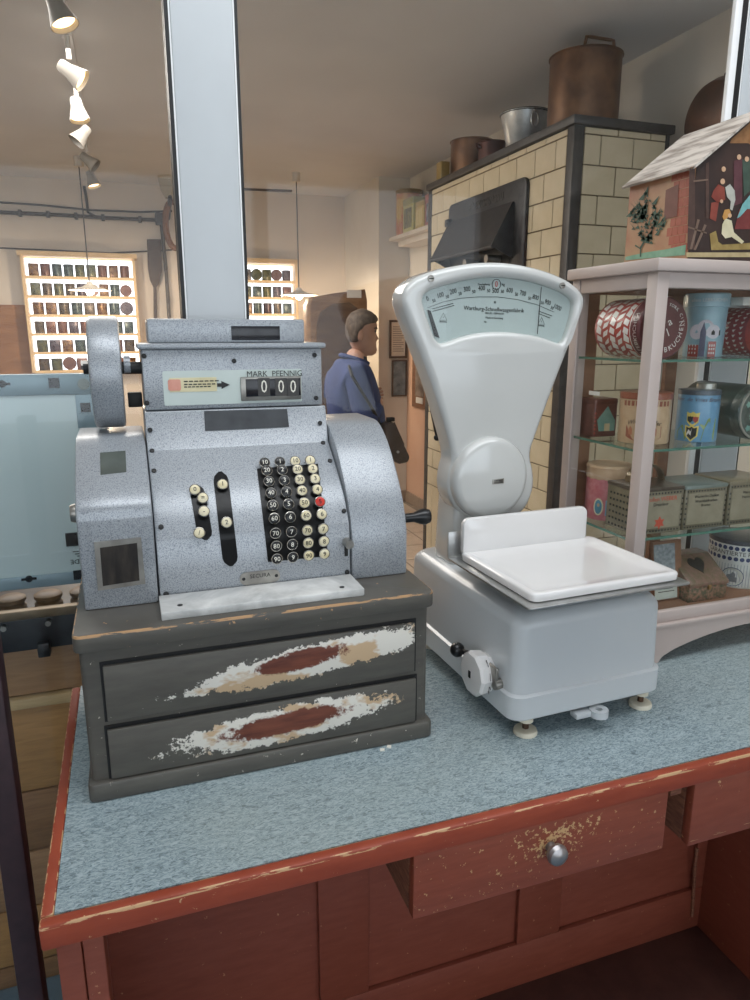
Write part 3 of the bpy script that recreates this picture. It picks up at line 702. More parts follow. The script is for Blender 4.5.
obj('tare_ring', tb([on_card(499, 284.5)+Vector((math.cos(t)*.009, 0, math.sin(t)*.009)) for t in [i*math.pi/9 for i in range(18)]], .0005, n=6, closed=True), INKB, head)
text('tare_digit', '0', .015, on_card(499, 284.5), KRED, head, sx=.8)
text('lettering', 'III', .006, on_card(497.5, 302.5), INKB, head)
for u, v in ((445, 318), (545, 322)):
    q = on_card(u, v); t = [q+Vector((math.sin(R(a_))*.0085, 0, math.cos(R(a_))*.0085)) for a_ in (0, 120, 240)]
    obj('warning_triangle', tb(t, .0004, n=5, closed=True), INKB, head); text('lettering', '!', .006, q, INKB, head); text('lettering', 'Achtung', .0042, q-Vector((0, 0, .0065)), INKB, head)
for (u, v), (u2, v2) in (((434, 309), (455, 303.5)), ((434, 311.5), (456, 305.5)), ((542, 311), (556, 316)), ((542, 313.5), (554, 318))):
    obj('print_line', tb([on_card(u, v), on_card(u2, v2)], .0006, n=5), INKB, head)
obj('pointer', tb([on_card(544, 287)+Vector((0, -.003, 0)), on_card(540, 334)+Vector((0, -.003, 0))], .0007, n=6), INKB, head)
obj('pointer_stop', pr(xz([(429, 310), (432, 311), (441, 338), (436, 336)], YD-.002), 'y', YD-.003, YD-.001), BLACKM, head)
for u, v in ((432, 279), (566, 285.5)):
    q = P(u, v, y=YH); s_ = obj('head_screw', la([(0, -.001), (.0062, -.001), (.0058, .002), (0, .0026)], (q.x, YH, q.z), (0, -1, 0), 16), STEEL, head)
    obj('screw_slot', bx(q.x-.0045, q.x+.0045, YH-.0031, YH-.002, q.z-.0008, q.z+.0008), BLACKM, s_)
bc = P(494, 479, y=YH-.016); rb = .0800
boss = obj('gear_boss', la([(0, -.022), (rb-.014, -.022), (rb-.006, -.019), (rb-.001, -.012), (rb, -.004), (rb, .05), (0, .05)], (bc.x, YH, bc.z), (0, 1, 0), 48), ENAMELW, sc)
tp = P(500, 481, y=YH-.023)
tpl = obj('type_plate', bx(tp.x-.0125, tp.x+.0125, YH-.0232, YH-.0216, tp.z-.005, tp.z+.005, bev=.0006), STEEL, boss)
text('lettering', 'WARTBURG', .0042, (tp.x, YH-.0235, tp.z+.0018), INKB, tpl, sx=.8)
for dz_ in (-.001, -.003): obj('print_line', bx(tp.x-.009, tp.x+.010, YH-.0235, YH-.0232, tp.z+dz_-.0005, tp.z+dz_+.0005), INKB, tpl)
obj('neck', pr([(bc.x-.070, sz1-.006), (bc.x+.070, sz1-.006), (bc.x+.062, bc.z-.02), (bc.x-.062, bc.z-.02)], 'y', YH+.006, YH+.09, bev=.012, seg=3), ENAMELW, sc)
a, b = P(433, 400, y=1.27), P(440, 434, y=1.27)
obj('lock_lever', tb([P(431, 385, y=1.262), a, b], .004), KBLACK, sc); obj('lever_tip', sp(P(440, 437, y=1.27), .0065), KBLACK, sc)
# platform plate and porcelain pan
ZPN = 1.150
px0, px1, py0, py1 = .551, .843, .884, 1.122
obj('platform_stem', cy((.70, 1.0, sz1-.01), (.70, 1.0, 1.1305), .02), ALU, sc)
obj('platform', pr(rrect(px0-.012, px1+.012, py0-.012, py1+.018, .006, 3), 'z', 1.1305, 1.1345, bev=.001), ALU, sc)
obj('platform_back', bx(px0-.012, px1+.004, py1+.016, py1+.019, 1.1345, 1.183, bev=.001), ALU, sc)
pan = thing('scale_pan', 'white porcelain weighing pan with raised back on the scale', 'weighing pan', ((px0+px1)/2, (py0+py1)/2, 1.135))
ro = rrect(px0, px1, py0, py1, .014, 6)
def rr_(i, z, r): return [(x, y, z) for x, y in rrect(px0+i, px1-i, py0+i, py1-i, r, 6)]
obj('tray', lo([rr_(.006, 1.135, .010), rr_(.001, 1.137, .014), rr_(0, 1.1465, .015), rr_(.002, 1.1495, .014), rr_(.006, 1.1505, .012), rr_(.013, 1.1492, .012), rr_(.022, 1.1455, .012), rr_(.04, 1.144, .03), rr_(.07, 1.1435, .03)]), PORC, pan, smooth=60)
zl = P(525, 511, y=py1).z
obj('back_lip', pr(rrect(px0+.002, px1-.020, 1.140, zl, .014, 5), 'y', py1-.012, py1+.001, bev=.003), PORC, pan)

for k_, (u, v) in enumerate(((382, 750), (389, 747))):
    q = P(u, v, z=ZT); fk = obj('paint_flake', pr([(-.004, -.003), (.003, -.004), (.005, .002), (-.002, .004)], 'z', 0, .0012), INKW); fk.location = q; fk.rotation_euler = (0, 0, k_*1.3)
    tag(fk, ('larger white paint flake on the linoleum before the grey cabinet', 'smaller white paint flake on the linoleum by the grey cabinet corner')[k_], 'paint flake')
# the scale stands a little turned on the counter
SROT = R(2.4); piv = Vector(sc.location)
sc.rotation_euler = (0, 0, SROT); sc.location = piv + Vector((-.003, 0, 0))
pv = Vector(pan.location)-piv; pv.rotate(Matrix.Rotation(SROT, 3, 'Z')); pan.location = piv+pv+Vector((-.001, 0, 0)); pan.rotation_euler = (0, 0, SROT)
# ================================================================ display cabinet on the counter
CABP = mat('pinkish_grey_paint', '#b3a49d', '#bcaea7', 5, .45, bump=.08, bscale=60)
CABW = mat('brown_inner_wood', '#7a563f', '#8c6449', 6, .55, sc=(1, 1, 8), bump=.2)
cx0, cx1, cy0, cy1, cz0, cz1 = .905, 1.56, 1.075, 1.335, ZT, 1.666
cab = thing('display_cabinet', 'pinkish-grey glazed display cabinet full of old tins', 'display cabinet', (1.23, 1.2, ZT))
obj('top_board', bx(cx0-.010, cx1+.01, cy0-.010, cy1+.008, cz1-.022, cz1, bev=.003), CABP, cab)
for a, b, c, d in ((cx0, cx0+.026, cy0, cy0+.028), (cx0, cx0+.026, cy1-.026, cy1), (cx1-.026, cx1, cy0, cy0+.028), (cx1-.026, cx1, cy1-.026, cy1)):
    obj('post', bx(a, b, c, d, cz0+.085, cz1-.022, bev=.002), CABP, cab)
obj('top_rail', bx(cx0+.026, cx1-.026, cy0+.002, cy0+.022, cz1-.050, cz1-.022, bev=.002), CABP, cab)
obj('top_rail', bx(cx0+.002, cx0+.022, cy0+.028, cy1-.026, cz1-.050, cz1-.022, bev=.002), CABP, cab)
obj('top_rail', bx(cx0+.026, cx1-.026, cy1-.02, cy1-.004, cz1-.05, cz1-.022, bev=.002), CABW, cab)
zfl = P(700, 607, y=cy0).z-.007
obj('bottom_board', bx(cx0, cx1, cy0+.0125, cy1, zfl-.014, zfl, bev=.002), CABW, cab)
zled = P(700, 619, y=cy0-.006).z
arch = [(cx0-.004, cz0), (.985, cz0), (.992, cz0+.010)]
for k in range(0, 21):
    t = k/20; xx = .998+t*(1.46-.998); arch.append((xx, cz0+.014+.040*math.sin(math.pi*min(1, max(0, t)))**.75))
arch += [(1.468, cz0+.010), (1.475, cz0), (cx1+.004, cz0), (cx1+.004, zled-.004), (cx0-.004, zled-.004)]
obj('plinth_front', pr(arch, 'y', cy0-.006, cy0+.014), CABP, cab)
obj('ledge', bx(cx0-.008, cx1+.008, cy0-.010, cy0+.010, zled-.005, zled+.003, bev=.002), CABP, cab)
obj('front_sill', bx(cx0-.002, cx1, cy0-.002, cy0+.012, zled+.003, zfl+.010, bev=.002), CABP, cab)
obj('plinth_side', bx(cx0-.004, cx0+.014, cy0+.014, cy1, cz0, zfl-.014), CABP, cab)
obj('back_stile', bx(cx0+.027, cx0+.060, cy1-.016, cy1-.004, zfl, cz1-.05), CABW, cab)
obj('back_stile', bx(1.155, 1.185, cy1-.016, cy1-.004, zfl, cz1-.05), CABW, cab)
obj('shelf_bracket', bx(cx0+.022, cx0+.026, cy0+.03, cy1-.028, zfl+.02, zfl+.03), CABW, cab)
ZS1, ZS2, ZS3 = P(690, 359, y=cy0+.02).z, P(690, 447, y=cy0+.02).z, P(690, 533, y=cy0+.02).z
SEDGE = mat('green_glass_edge', '#3f6a5c', '#4d7a6a', 20, .15, coat=.5)
for z in (ZS1, ZS2, ZS3):
    s_ = obj('glass_shelf', bx(cx0+.010, cx1-.01, cy0+.0225, cy1-.020, z-.0055, z-.0005), SGLASS, cab)
    obj('shelf_edge', bx(cx0+.010, cx1-.01, cy0+.019, cy0+.0222, z-.0055, z-.0005), SEDGE, s_)
    obj('shelf_edge', bx(cx0+.008, cx0+.0098, cy0+.03, cy1-.028, z-.0055, z-.0005), SEDGE, s_)
obj('front_pane', bx(cx0+.026, cx1-.026, cy0+.006, cy0+.009, zfl+.004, cz1-.05), CGLASS, cab)
obj('side_pane', bx(cx0+.004, cx0+.007, cy0+.028, cy1-.026, zfl+.004, cz1-.05), CGLASS, cab)
TAPE = mat('white_tape', '#d9d6cf', '#e2dfd8', 20, .6)
a = P(585, 392, x=cx0+.008); obj('price_strip', bx(cx0+.0072, cx0+.0085, a.y-.05, a.y-.015, a.z-.004, a.z+.004), TAPE, cab)
def T(name, c1, c2=None, **k): return mat('tin_'+name, c1, c2, k.pop('scale', 40), k.pop('rough', .32), coat=.3, **k)
TRED, TWHITE, TMAR = T('red', '#9c3a30', '#a8463a'), T('white', '#d6d2cc', '#dedad4'), T('maroon', '#5a2a2b', '#643132')
TBLUE, TPUR, TSILV = T('light_blue', '#8fb0bd', '#9abac6'), T('plum', '#4b4a63', '#545370'), T('silver', '#a7a69f', '#b5b4ad', metal=.7)
# --- round patterned biscuit tin lying on its side, lid to the front
def lying_tin(name, label, u, yf, z, r, L, body, face, pattern=None, group=None, rz=0):
    c = P(u, 330, y=yf); root = thing(name, label, 'tin', (c.x, yf+L/2, z), rz, group)
    cc = Vector((0, 0, r))
    b = obj('body', la([(0, -L/2), (r*.97, -L/2), (r, -L/2+.003), (r, L/2-.003), (r*.97, L/2), (0, L/2)], cc, (0, 1, 0), 40), body, root, local=True)
    lid = obj('lid', la([(0, -L/2-.002), (r*.97, -L/2-.002), (r+.0015, -L/2+.001), (r+.0015, -L/2+.022), (r, -L/2+.022)], cc, (0, 1, 0), 40), face, root, local=True)
    return root, b, lid, cc
r1 = .0565
root, b_, lid, cc = lying_tin('biscuit_tin', 'round red and white patterned biscuit tin lying with maroon lid outward', 663, cy0+.045, ZS1, r1, .135, TRED, TMAR)
Wr = W[root.name]
bm = bmesh.new()
for i in range(22):
    for j in range(5):
        a0 = 2*math.pi*(i+.1)/22; da = 2*math.pi/22*.66; y0_ = -.135/2+.028+j*.0205; sk = da*.5*(1 if j % 2 else -1)
        q = []
        for a_, yy in ((a0, y0_), (a0+da, y0_+.003), (a0+da+sk, y0_+.017), (a0+sk*(1 if (i+j) % 3 else 1.9), y0_+.014)):
            q.append(bm.verts.new((cc.x+math.cos(a_)*(r1+.0005), yy, cc.z+math.sin(a_)*(r1+.0005))))
        bm.faces.new(q)
obj('pattern_print', bm, TWHITE, b_, local=True, smooth=0)['kind'] = 'stuff'
bm = bmesh.new(); lathe(bm, [(r1+.0006, -.0447), (r1+.0006, -.0425)], cc, (0, 1, 0), 40); obj('white_band', bm, TWHITE, b_, local=True)
def ring_text(s, size, rad, a_mid, parent, yoff, ccx, material=TWHITE, step=None):
    """letters set round a disc that faces -Y"""
    step = step or size*.78/rad; n_ = len(s)
    for k, ch in enumerate(s):
        if ch == ' ': continue
        a_ = a_mid + (k-(n_-1)/2)*step*(-1)
        bm = text_bm(ch, size)
        bm.transform(Matrix.Translation((ccx.x+math.cos(a_)*rad, yoff, ccx.z+math.sin(a_)*rad)) @ FRONT @ Matrix.Rotation(a_-math.pi/2, 4, 'Z'))
        obj('letter', bm, material, parent, local=True, smooth=0)
def ring_text_low(s, size, rad, a_mid, parent, yoff, ccx, material=TWHITE):
    step = size*.80/rad; n_ = len(s)
    for k, ch in enumerate(s):
        a_ = a_mid + (k-(n_-1)/2)*step
        bm = text_bm(ch, size)
        bm.transform(Matrix.Translation((ccx.x+math.cos(a_)*rad, yoff, ccx.z+math.sin(a_)*rad)) @ FRONT @ Matrix.Rotation(a_+math.pi/2, 4, 'Z'))
        obj('letter', bm, material, parent, local=True, smooth=0)
yo = -.135/2-.0024
ring_text('NEW YORK CITY', .0085, r1*.78, R(60), lid, yo, cc)
ring_text_low('LEBKUCHEN', .0135, r1*.72, R(-48), lid, yo, cc)
for s, dx, dz_ in (('a', .012, .012), ('l', .010, -.008), ('N', -.02, .01)):
    bm = text_bm(s, .022); bm.transform(Matrix.Translation((dx, yo, cc.z+dz_)) @ FRONT @ Matrix.Rotation(.5, 4, 'Z')); obj('letter', bm, TWHITE, lid, local=True, smooth=0)
# lid rim lettering
bm = text_bm('Elisen LEBKUCHEN', .013)
for v in bm.verts:
    t = R(205) - v.co.x/r1; v.co = Vector((cc.x+math.cos(t)*(r1+.0018), -.135/2+.010+v.co.y*-1, cc.z+math.sin(t)*(r1+.0018)))
obj('lettering', bm, TWHITE, lid, local=True, smooth=0)
# --- light blue skyline tin
def can(name, label, u, yc, z, r, h, body, group=None, taper=1, n=32, rim=True, cat='tin', x=None):
    c = P(u, 400, y=yc) if x is None else Vector((x, yc, 0)); root = thing(name, label, cat, (c.x, yc, z), -math.atan2(c.x, yc), group)
    b = obj('body', la([(0, 0), (r*taper*.98, 0), (r*taper, .003), (r, h-.002), (r*.985, h), (r*.95, h), (r*.95, h-.004), (0, h-.004)], n=n), body, root, local=True)
    return root, b
zt_ = P(699, 292, y=1.16).z; hB = zt_-ZS1; rB = .041; yB_ = 1.205
root, b_ = can('skyline_tin', 'light blue tin printed with a skyscraper skyline', 697, yB_, ZS1, rB, hB-.026, TBLUE, taper=.93)
obj('lid', la([(rB*.97, hB-.027), (rB+.0025, hB-.026), (rB+.0025, hB-.002), (rB+.001, hB), (0, hB)], n=32), TBLUE, root, local=True)
def local_wrap(root, parent, polys, r, material, name='print'):
    bm = bmesh.new()
    for pts in polys: wrap_poly(bm, (0, 0, 0), r, pts)
    return obj(name, bm, material, parent, local=True, smooth=0)
local_wrap(root, b_, [[(dx+q_*math.cos(t), dz_+q_*math.sin(t)) for t in [k*math.pi/8 for k in range(16)]] for dx, dz_, q_ in ((-.014, .050, .015), (.002, .058, .016), (.018, .050, .014))], rB+.0004, T('pink_cloud', '#d3cbd2', '#dad3d9'))
local_wrap(root, b_, [[(-.007, .001), (.004, .001), (.004, .050), (.001, .060), (-.0015, .070), (-.004, .060), (-.007, .050)]], rB+.0008, TPUR)
local_wrap(root, b_, [[(-.030, .0), (-.008, .0), (-.008, .024), (-.030, .024)], [(.010, 0), (.026, 0), (.026, .031), (.010, .031)]], rB+.0008, TRED)
local_wrap(root, b_, [[(x, z), (x+.0022, z), (x+.0022, z+.004), (x, z+.004)] for x in (-.027, -.021, -.015, .012, .0165, .021) for z in (.006, .014, .021)], rB+.0012, TWHITE, 'painted_windows')
local_wrap(root, b_, [[(.014, .044), (.021, .044), (.021, .050), (.0175, .054), (.014, .050)], [(.030, .043), (.033, .043), (.033, .053), (.030, .053)]], rB+.0012, INKB)
bm = text_bm('elisio LEBKUCHEN', .0095)
for v in bm.verts:
    t = v.co.x/(rB+.003)+.15; v.co = Vector((math.sin(t)*(rB+.003), -math.cos(t)*(rB+.003), hB-.014+v.co.y))
obj('lettering', bm, TWHITE, b_, local=True, smooth=0)
# --- red tin with white triangles, lying, and the white carton on top of it
rR = .050
root, b_, lid, cc = lying_tin('biscuit_tin', 'red biscuit tin with rows of white triangles and plain red lid', 774, cy0+.050, ZS1, rR, .12, T('crimson', '#8e3338', '#983d41'), T('plain_red', '#b8423a', '#c04c42'))
bm = bmesh.new()
for i in range(30):
    for j in range(5):
        a0 = 2*math.pi*(i+.5*(j % 2))/30; y0_ = -.06+.03+j*.018
        bm.faces.new([bm.verts.new((cc.x+math.cos(a_)*(rR+.0005), yy, cc.z+math.sin(a_)*(rR+.0005))) for a_, yy in ((a0, y0_), (a0+.13, y0_+.006), (a0+.02, y0_+.010))])
obj('pattern_print', bm, TWHITE, b_, local=True, smooth=0)['kind'] = 'stuff'
wb = P(738, 305, y=1.16); zc_ = ZS1+2*rR+.0015
o = obj('white_carton', pr(rrect(wb.x+.004, wb.x+.075, 1.15, 1.21, .003, 2), 'z', zc_, zc_+.017, bev=.002), TAPE, loc=(wb.x+.04, 1.18, zc_)); tag(o, 'flat white carton lying on the red tin', 'carton')
# --- second shelf
def boxtin(name, label, px, y0, y1, z, h, body, cat='tin', group=None, rnd=.004):
    a, b = P(px[0], 420, y=y0).x, P(px[1], 420, y=y0).x
    root = thing(name, label, cat, ((a+b)/2, (y0+y1)/2, z), 0, group)
    hw, hd = (b-a)/2, (y1-y0)/2
    bo = obj('body', pr(rrect(-hw, hw, -hd, hd, rnd, 4), 'z', 0, h-.008, bev=.001), body, root, local=True)
    return root, bo, hw, hd
TDR, TTEAL = T('dark_rust', '#5c3029', '#6e3d33'), T('teal', '#6f9a90', '#82aba0')
hA = P(600, 399, y=1.27).z-ZS2
root, bo, hw, hd = boxtin('tea_tin', 'small dark rust-red square tin with a teal hut picture', (594, 617), 1.27, 1.325, ZS2, hA, TDR)
obj('lid', pr(rrect(-hw-.001, hw+.001, -hd-.001, hd+.001, .006, 4), 'z', hA-.012, hA, bev=.003), TDR, root, local=True)
obj('picture', pr([(-hw*.55, .012), (hw*.8, .012), (hw*.8, .034), (hw*.1, hA-.016), (-hw*.75, .036)], 'y', -hd-.0012, -hd-.0004), TTEAL, bo, local=True, smooth=0)
obj('picture_lines', pr([(-hw*.1, .012), (hw*.35, .012), (hw*.35, .028), (-hw*.1, .028)], 'y', -hd-.0018, -hd-.0012), T('cream', '#c8b790', '#d4c49f'), bo, local=True, smooth=0)
obj('border_dots', (lambda bm: [box(bm, -hw*.97, -hw*.85, -hd-.0012, -hd-.0002, .006+.0085*k, .0105+.0085*k) for k in range(6)] and bm)(bmesh.new()), TRED, bo, local=True)
TBEI, TBRN = T('beige', '#b79877', '#c4a685'), T('brown_print', '#8a4a34', '#985640')
hV = P(646, 394, y=1.14).z-ZS2
root, b_ = can('biscuit_tin', 'beige oval biscuit tin with brown village print', 646, 1.19, ZS2, .050, hV-.012, TBEI)
obj('lid', la([(.0512, hV-.013), (.0512, hV-.002), (.049, hV), (0, hV)], n=32), TBRN, root, local=True)
local_wrap(root, b_, [[(-.036+.072*k/10, .014+.010*math.sin(math.pi*k/10)*-1) for k in range(11)] + [(.036, .036), (-.036, .036)]], .0504, TBRN)
local_wrap(root, b_, [[(x, .018), (x+.008, .018), (x+.008, .030), (x+.004, .036), (x, .030)] for x in (-.03, -.016, .004, .018)], .0508, T('brick_print', '#a86a4c', '#b5775a'))
local_wrap(root, b_, [[(-.046+.0092*k, hV-.026), (-.040+.0092*k, hV-.026), (-.040+.0092*k, hV-.016), (-.046+.0092*k, hV-.016)] for k in range(11)], .0504, TBRN)
bm = text_bm('Wiener Hafer', .012, shear=.3)
for v in bm.verts: t = v.co.x/.0506; v.co = Vector((math.sin(t)*.0508, -math.cos(t)*.0508, .044+v.co.y+.004*math.cos(v.co.x/.014)))
obj('lettering', bm, INKB, b_, local=True, smooth=0)
TB2, TGR = T('river_blue', '#5b8db0', '#6d9bbb'), T('landscape_green', '#6e8a4d', '#8c9c63')
hC = P(699, 391, y=1.13).z-ZS2; rC = .0405
root, b_ = can('coffee_tin', 'blue round tin with two yellow-edged shields and river view', 699, 1.17, ZS2, rC, hC-.006, TB2)
obj('lid', la([(rC+.001, hC-.010), (rC+.001, hC-.001), (rC-.002, hC), (0, hC)], n=32), T('dark_rim', '#3f4a55', '#4a5560'), root, local=True)
local_wrap(root, b_, [[(-.042, .004), (-.02, .004), (-.012, .028), (-.030, .034), (-.042, .020)], [(.010, .004), (.040, .004), (.042, .048), (.024, .050), (.006, .036), (.014, .026)]], rC+.0004, TGR)
shield = lambda x, z, s: [(x+dx*s, z+dz_*s) for dx, dz_ in ((-1, 1.2), (-.4, 1.0), (0, 1.3), (.4, 1.0), (1, 1.2), (.9, -.4), (0, -1.3), (-.9, -.4))]
YEL = T('yellow', '#d8c05c', '#e0ca6c')
local_wrap(root, b_, [shield(-.008, .046, .0125), shield(-.0085, .018, .0135)], rC+.0008, YEL)
local_wrap(root, b_, [shield(-.013, .046, .0055), shield(-.0085, .018, .0105)], rC+.0012, INKB); local_wrap(root, b_, [shield(-.0025, .046, .0052)], rC+.0012, TRED)
local_wrap(root, b_, [[(-.018, .017), (-.014, .026), (-.010, .021), (-.008, .028), (-.009, .013), (-.014, .018), (-.017, .011)]], rC+.0016, TWHITE)
bm = text_bm('Heinr. de Vries Bremen', .0115, shear=.25)
for v in bm.verts: t = v.co.x/rC; v.co = Vector((math.sin(t)*(rC+.001), -math.cos(t)*(rC+.001), hC-.019+v.co.y))
obj('lettering', bm, TMAR, b_, local=True, smooth=0)
c = P(688, 384, y=1.225); 
o = obj('round_lid', la([(0, 0), (.019, 0), (.019, .010), (.017, .012), (0, .012)], n=24), TSILV, loc=None); o.location = (c.x+.002, 1.175, ZS2+hC+.0003); tag(o, 'small silver tin lid lying on the blue tin', 'tin lid')
rD = .056
root, b_, lid, cc = lying_tin('storage_tin', 'big dark green-black round tin lying with flowered end outward', 770, cy0+.055, ZS2, rD, .17, T('green_black', '#2c3632', '#3d4a44', scale=20), T('dark_flowered', '#313c37', '#56605a', scale=60))
obj('rim_ring', la([(rD*.93, -.0885), (rD*1.0, -.0885), (rD*1.0, -.083)], cc, (0, 1, 0), 40), TSILV, lid, local=True)
bm = bmesh.new()
for k in range(14):
    a_, q_ = random.uniform(0, 6.28), random.uniform(.2, .8)*rD
    cxx, czz = math.cos(a_)*q_, cc.z+math.sin(a_)*q_
    bm.faces.new([bm.verts.new((cxx+math.cos(t)*.005*(1+.5*(s % 2)), -.17/2-.003, czz+math.sin(t)*.005*(1+.5*(s % 2)))) for s, t in enumerate([i*math.pi/5 for i in range(10)])])
obj('flower_print', bm, TTEAL, lid, local=True, smooth=0)
# --- third shelf
hF = P(616, 466, y=1.235).z-ZS3
root, b_ = can('portrait_tin', 'round pink and blue portrait tin with torn paper rim', 615, 1.265, ZS3, .047, hF-.014, T('rose', '#b9646a', '#c98286', scale=70))
obj('paper_cover', la([(.0475, hF-.030), (.049, hF-.026), (.0485, hF-.010), (.050, hF-.004), (.047, hF), (0, hF+.001)], n=14), T('brown_paper', '#c3a181', '#cdae90', rough=.8), root, local=True)
oval = lambda x, z, a_, b__: [(x+a_*math.cos(t), z+b__*math.sin(t)) for t in [k*math.pi/8 for k in range(16)]]
local_wrap(root, b_, [oval(-.018, .030, .011, .019), oval(.020, .030, .011, .019)], .0474, T('portrait_cream', '#d3c8a8', '#dcd2b4')); local_wrap(root, b_, [oval(-.018, .030, .008, .0155), oval(.020, .030, .008, .0155)], .0478, T('portrait_blue', '#4c7f92', '#5b8da0'))
local_wrap(root, b_, [oval(-.018, .034, .003, .004), oval(.02, .034, .003, .004)], .0482, TBEI)
local_wrap(root, b_, [[(-.003, .012), (.004, .012), (.004, .046), (-.003, .046)]], .0476, T('stripe_blue', '#7da4bf', '#8fb3ca'))
TGRY, TOLV = T('old_tinplate', '#6b6350', '#79715c', scale=25), T('tarnished_top', '#463b31', '#55493d', scale=18)
def label_chest(label, px, y0, y1, h, lines, star=False, handle=False, col=TOLV):
    root, bo, hw, hd = boxtin('ornamented_tin', label, px, y0, y1, ZS3, h+.008, TGRY)
    obj('lid', pr(rrect(-hw-.001, hw+.001, -hd-.001, hd+.001, .003, 2), 'z', h-.004, h+.003, bev=.001), col, root, local=True)
    bm = bmesh.new()
    for z in (.004, h-.010):
        for k in range(14): x = -hw+.004+k*(2*hw-.008)/14; box(bm, x, x+.0032, -hd-.0007, -hd-.0002, z, z+.0035)
    for x in (-hw+.002, hw-.005):
        for k in range(6): box(bm, x, x+.003, -hd-.0007, -hd-.0002, .011+k*(h-.024)/6, .011+k*(h-.024)/6+.004)
    for k in range(6):
        for j in range(8): box(bm, -hw-.0007, -hw-.0002, -hd+.006+j*(2*hd-.012)/8, -hd+.006+j*(2*hd-.012)/8+.0045, .005+k*(h-.012)/6, .005+k*(h-.012)/6+.004)
    obj('ornament_print', bm, INKB, bo, local=True, smooth=0)['kind'] = 'stuff'
    obj('label_field', bx(-hw+.008, hw-.008, -hd-.0007, -hd-.0002, .011, h-.013), T('faded_label', '#877e69', '#938a75'), bo, local=True)
    for s, size, x, z, m_ in lines: text_o = text_bm(s, size); text_o.transform(Matrix.Translation((x, -hd-.0010, z)) @ FRONT); obj('lettering', text_o, m_, bo, local=True, smooth=0)
    if star: obj('star', pr([((.014 if k % 2 == 0 else .0075)*math.sin(k*math.pi/6), .022+(.014 if k % 2 == 0 else .0075)*math.cos(k*math.pi/6)) for k in range(12)], 'y', -hd-.0012, -hd-.0008), T('print_red', '#b5452f', '#bd4f38'), bo, local=True, smooth=0)
    if handle:
        pts = [(math.cos(t)*.042+.014, .02, h+.002+math.sin(t)*.036) for t in [math.pi*k/14 for k in range(15)]]
        bm = bmesh.new(); prev = None
        A = []
        for x, y, z in pts: A.append([bm.verts.new((x, y+s*.011, z+dz_)) for s, dz_ in ((-1, 0), (1, 0), (1, .0025), (-1, .0025))])
        for p_, q_ in zip(A, A[1:]):
            for k in range(4): bm.faces.new((p_[k], p_[(k+1) % 4], q_[(k+1) % 4], q_[k]))
        obj('handle', bm, T('brass_strap', '#6a5a44', '#7d6b52', metal=.5), root, local=True)
    return root
PRED = MATS.get('tin_print_red') or T('print_red', '#b5452f', '#bd4f38')
hG = P(650, 491, y=1.11).z-ZS3
label_chest('ornamented tin box with strap handle and red star label', (645, 692), 1.115, 1.212, hG, [('Stollen WEBER', .0125, 0, hG-.020, PRED), ('Dresdner', .0095, 0, hG-.031, INKB)], True, True)
label_chest('ornamented tin box with framed lettering beside the star box', (693.5, 736), 1.115, 1.215, hG-.002, [('Warnecke Delikat', .0085, 0, hG-.022, INKB), ('Weichlebkuchen', .0085, 0, hG-.032, INKB), ('Bremen', .0075, 0, hG-.041, INKB)], False, False, T('pale_lid', '#717b75', '#7c8680'))
label_chest('ornamented tin box at the cabinet middle with old lettering', (738, 782), 1.115, 1.215, hG, [('Waren', .008, -.012, hG-.022, INKB), ('Meister', .008, -.012, hG-.032, INKB)], False, False, T('olive_lid', '#7a6f58', '#877b64'))
# --- cabinet floor
FR = thing('framed_certificate', 'brown-framed certificate with grey engraving leaning in the cabinet', 'framed picture', (P(668, 590, y=1.14).x, 1.14, zfl), 0)
def lean(bm): bm.transform(Matrix.Rotation(R(-9), 4, 'X')); return bm
hf = P(668, 540, y=1.16).z-zfl
obj('frame', lean(bx(-.034, .040, .0, .008, .001, hf, bev=.001)), CABW, FR, local=True)
obj('engraving', lean(bx(-.032, .022, -.0015, -.0003, hf*.44, hf-.006)), mat('engraving_grey', '#6d7478', '#9aa0a2', 120, .5, detail=6), FR, local=True)
card = obj('text_card', lean(bx(-.032, .026, -.0016, -.0003, .005, hf*.42)), PAPER if False else T('pale_card', '#b9beb4', '#c3c8be'), FR, local=True)
for k in range(5): obj('print_line', lean(bx(-.024+.003*(k % 2), .018-.004*(k % 2), -.0022, -.0016, hf*.42-.008-k*.0065, hf*.42-.0066-k*.0065)), INKB, card, local=True)
a, b = P(690, 600, y=1.11).x, P(727, 600, y=1.11).x; hw = (b-a)/2
hb = thing('heart_box', 'flowered box with sloping lid and dark heart', 'box', ((a+b)/2, 1.16, zfl), 0)
FLOW = mat('flowered_paper', '#565238', '#94705a', 130, .5, lo=.42, hi=.58, detail=5)
hk = P(708, 583, y=1.11).z-zfl; ht = P(708, 553, y=1.17).z-zfl
obj('body', pr([(-.045, 0), (.05, 0), (.05, hk*.8+.012), (-.045, hk*.8)], 'x', -hw, hw, bev=.001), FLOW, hb, local=True)
lid_prof = [(-.048, hk*.8), (-.048, hk), (.018, ht), (.052, ht), (.052, hk*.8+.012)]
ld = obj('lid', pr(lid_prof, 'x', -hw-.001, hw+.001, bev=.001), T('rose_paper', '#86665a', '#6a5e44', scale=110), hb, local=True)
sl_ = math.atan2(ht-hk, .066)
heart = [(.0205*(math.sin(t)**3), .0015*(13*math.cos(t)-5*math.cos(2*t)-2*math.cos(3*t)-math.cos(4*t))) for t in [k*2*math.pi/28 for k in range(28)]]
bm = bmesh.new(); prism(bm, heart, 'z', 0, .001)
bm.transform(Matrix.Translation((0, -.048+.066*.62, hk+(ht-hk)*.62+.0006)) @ Matrix.Rotation(sl_, 4, 'X')); obj('heart', bm, T('dark_heart', '#332f2b', '#3d3834'), ld, local=True)
